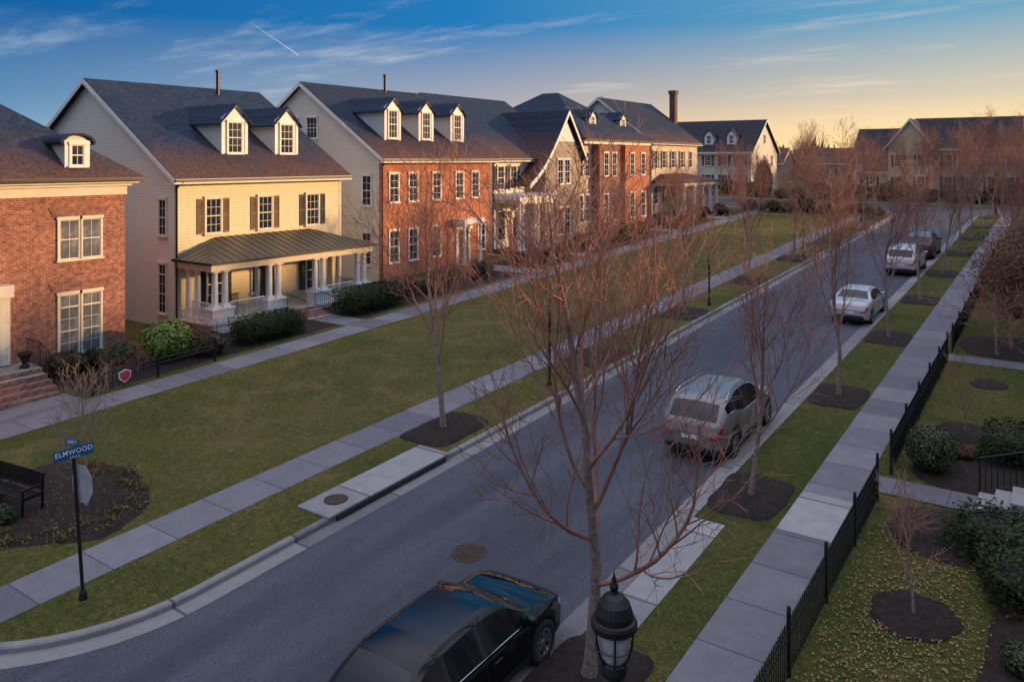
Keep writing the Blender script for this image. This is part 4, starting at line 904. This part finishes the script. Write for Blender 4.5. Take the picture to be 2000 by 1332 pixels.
m=MB(); m.prism([(.15+.38*cos(pi/8+k*pi/4),.06+.02*cos(pi/8+k*pi/4),2.24+.40*sin(pi/8+k*pi/4)) for k in range(8)],(-.001,.006,0)); m.make(T,'stop_sign_back',M['signgrey'],world=False)
for (xx,yy,h) in ((-15.3,24.2,3.1),(-15.2,39.4,2.6),(-15.2,57,2.6)):
    T=Thing('sign_post','slim black post with edge on sign plate','sign post',xx,yy,group='slim black sign posts')
    m=MB(); m.cyl((0,0,-.1),(0,0,h),.05,8); m.lathe(0,0,[(.09,0),(.08,.15),(.05,.2)],8); m.make(T,'post',M['black'],world=False)
    MB().box(-.006,.006,-.15,.15,h-.5,h-.05).make(T,'sign_plate',M['signgrey'],world=False); T.o.rotation_euler=(0,0,radians(35))
T=Thing('park_bench','black metal slatted bench in mulch bed','bench',-21.7,9.1,gz(9.1)+.17,rotz=radians(8))
m=MB()
for k in range(5): m.box(-.95,.95,-.25+k*.1,-.18+k*.1,.43,.455)
m.make(T,'seat',M['black'],world=False)
m=MB(); m.box(-.95,.95,.28,.31,.85,.91); m.box(-.95,.95,.24,.27,.50,.54)
for k in range(24): m.box(-.93+k*.08,-.90+k*.08,.262,.29,.53,.86)
m.make(T,'backrest',M['black'],world=False)
for sx in (-.9,.9): m=MB(); m.box(sx-.025,sx+.025,-.25,-.2,0,.65); m.box(sx-.025,sx+.025,.24,.29,0,.88); m.box(sx-.03,sx+.03,-.27,.26,.62,.66); m.box(sx-.02,sx+.02,-.2,.24,.38,.43); m.make(T,'leg',M['black'],world=False)
def fence(label,x0,y0,x1,y1,h=.95,post=2.4,posts_h=1.1):
    T=Thing('iron_fence',label,'fence',x0,y0); L=sqrt((x1-x0)**2+(y1-y0)**2); n=max(1,round(L/post))
    for i in range(n+1):
        t=i/n; px=x0+(x1-x0)*t; py=y0+(y1-y0)*t; z=gz(py)+.1; m=MB(); m.box(px-.03,px+.03,py-.03,py+.03,z,z+posts_h); m.lathe(px,py,[(.04,z+posts_h),(.03,z+posts_h+.02),(.042,z+posts_h+.05),(.02,z+posts_h+.09),(.003,z+posts_h+.1)],8); m.make(T,'post',M['black'])
    for i in range(n):
        m=MB(); a=i/n; b=(i+1)/n; P=lambda t,zz: Vector((x0+(x1-x0)*t,y0+(y1-y0)*t,gz(y0+(y1-y0)*t)+.1+zz))
        for zz in (.12,h-.28,h-.12): m.tube([P(a,zz),P(b,zz)],[.018,.018],4)
        k=max(2,int(L/n/.115))
        for j in range(1,k):
            t=a+(b-a)*j/k; p=P(t,.06); q=P(t,h); m.tube([p,q,q+Vector((0,0,.07))],[.0115,.0115,.001],4)
        m.make(T,'panel',M['black'])
fence('black spiked iron fence along the pavement edge',-3.8,6.0,-3.8,20.8)
fence('black spiked iron fence along the pavement edge',-3.8,22.6,-3.8,34.2)
fence('black spiked iron fence along the pavement edge',-3.8,35.8,-3.9,62)
fence('low black iron fence before brick house',-28.75,14.8,-28.75,19.8,h=.85,posts_h=.95)
T=Thing('yard_sign','small yard sign shaped as pink red heart shield','yard sign',-28.6,15.9)
m=MB(); m.cyl((0,0,0),(0,0,.35),.012,6); m.make(T,'stake',M['black'],world=False)
MB().prism([(0,-.24,.62),(0,.0,.70),(0,.24,.62),(0,.22,.38),(0,0,.2),(0,-.22,.38)],(.015,0,0)).make(T,'panel',M['white'],world=False)
MB().prism([(.016,-.20,.59),(.016,.02,.65),(.016,.20,.60),(.016,.19,.39),(.016,0,.24),(.016,-.17,.40)],(.006,0,0)).make(T,'heart',M['pink'],world=False)
T=Thing('front_steps','pale concrete steps with black handrail','steps',-1.3,21.8)
m=MB()
for i in range(5): m.box(-1.8+i*.35,2.9,21.22+.002*i,22.38-.002*i,gz(21.8)+.1+i*.15,gz(21.8)+.25+i*.15)
m.make(T,'tread',M['walk_bright'])
railing(T,(-1.8,22.45,gz(21.8)+.15),(.1,22.45,gz(21.8)+.85),.9,'black',.13,.02)
for xx,yy in ((-20.5,90.9),(-13.5,99.5)):
    T=Thing('fire_hydrant','red fire hydrant near the cross street','fire hydrant',xx,yy,group='red fire hydrants')
    m=MB(); m.lathe(0,0,[(.17,0),(.17,.06),(.12,.08),(.12,.5),(.16,.52),(.16,.57),(.13,.66),(.05,.74),(.04,.8)],12); m.cyl((-.2,0,.42),(.2,0,.42),.06); m.cyl((0,-.2,.38),(0,0,.38),.08); m.make(T,'barrel',M['hyd'],world=False)
# ---------------------------------------------------------------- world / light / camera
SUNAZ=50; SUNEL=9
w=bpy.data.worlds.new('World'); scene.world=w; w.use_nodes=True; nt=w.node_tree; bg=nt.nodes['Background']
sky=N(nt,'ShaderNodeTexSky',sky_type='NISHITA'); sky.sun_disc=False; sky.sun_elevation=radians(SUNEL); sky.sun_rotation=radians(SUNAZ)
sky.air_density=1.2; sky.dust_density=1.0; sky.ozone_density=4.0
tc=N(nt,'ShaderNodeTexCoord'); s=N(nt,'ShaderNodeSeparateXYZ'); nt.links.new(tc.outputs['Generated'],s.inputs[0])
X_,Y_,Z_=s.outputs; sx,sy=sin(radians(38)),cos(radians(38))
g=mathn(nt,'ADD',mathn(nt,'MULTIPLY',X_,sx),mathn(nt,'MULTIPLY',Y_,sy))
def ramp2(f,stops):
    n=N(nt,'ShaderNodeValToRGB'); nt.links.new(f,n.inputs[0]); e=n.color_ramp.elements
    while len(e)<len(stops): e.new(.5)
    for el,(p,c) in zip(e,stops): el.position=p; el.color=(*c,1)
    return n.outputs[0]
gn=mathn(nt,'MULTIPLY_ADD',g,.5,.5)
hor=ramp2(gn,((.0,(.60,.56,.62)),(.20,(.46,.50,.60)),(.36,(.24,.44,.60)),(.52,(.60,.62,.56)),(.70,(1.05,.70,.34)),(.86,(1.4,.92,.36)),(1.0,(1.5,.9,.32))))
top=ramp2(gn,((.0,(.34,.38,.50)),(.20,(.16,.26,.44)),(.36,(.006,.12,.37)),(.62,(.018,.20,.50)),(.86,(.14,.38,.56)),(1.0,(.35,.42,.48))))
zc=mathn(nt,'MAXIMUM',Z_,0.0)
t1=ramp2(zc,((.0,(0,0,0)),(.025,(.14,.14,.14)),(.075,(.56,.56,.56)),(.165,(1,1,1))))
low=mixc(nt,t1,hor,top)
zen=mixc(nt,.05,(1.12,1.10,1.38),sky.outputs[0])
col=mixc(nt,ramp(nt,zc,.45,.92),low,zen)
zz=mathn(nt,'ADD',zc,.07)
c=N(nt,'ShaderNodeCombineXYZ'); nt.links.new(mathn(nt,'DIVIDE',X_,zz),c.inputs[0]); nt.links.new(mathn(nt,'DIVIDE',Y_,zz),c.inputs[1])
mp=N(nt,'ShaderNodeMapping'); mp.inputs['Rotation'].default_value=(0,0,radians(28)); mp.inputs['Scale'].default_value=(.42,1.15,1); mp.inputs['Location'].default_value=(7.3,2.9,0); nt.links.new(c.outputs[0],mp.inputs[0])
n1=noise(nt,mp.outputs[0],.8,10,.68); f=ramp(nt,n1,.53,.78)
cc=ramp2(gn,((.3,(.40,.58,.70)),(.62,(.90,.86,.78)),(.9,(1.25,.92,.58))))
col=mixc(nt,mathn(nt,'MULTIPLY',f,.55),col,cc)
nt.links.new(col,bg.inputs[0]); bg.inputs[1].default_value=1.0
L=bpy.data.lights.new('sun','SUN'); L.energy=5.0; L.angle=radians(2.5); L.color=(1,.58,.26); lo=bpy.data.objects.new('sun',L); coll.objects.link(lo)
sd=Vector((sin(radians(SUNAZ))*cos(radians(SUNEL)),cos(radians(SUNAZ))*cos(radians(SUNEL)),sin(radians(SUNEL))))
lo.rotation_euler=(-sd).to_track_quat('-Z','Y').to_euler()
a=Vector((-3370,2524,696)); b_=Vector((-3170,2663,529)); up=Vector((0.3,-.2,1)).normalized()
m,nt2,bb=base_mat('contrail_vapour',1); bb.inputs['Base Color'].default_value=(.7,.7,.7,1); bb.inputs['Emission Color'].default_value=(.6,.7,.78,1); bb.inputs['Emission Strength'].default_value=.5  # slight emission stands in for sunlight on the vapour
ct=MB(); ct.poly([a,a+up*1.0,b_+up*5,b_-up*1]); single('sky_contrail',ct,m,'thin white vapour trail in the sky','contrail','structure')
cam=bpy.data.cameras.new('camera'); co=bpy.data.objects.new('camera',cam); coll.objects.link(co); co.location=(0,0,9.2); co.rotation_euler=(radians(90),0,radians(35))
cam.sensor_width=36; cam.lens=28.0; cam.shift_y=-.177; cam.clip_end=9000; scene.camera=co
scene.view_settings.view_transform='Standard'; scene.view_settings.look='None'; scene.view_settings.exposure=0
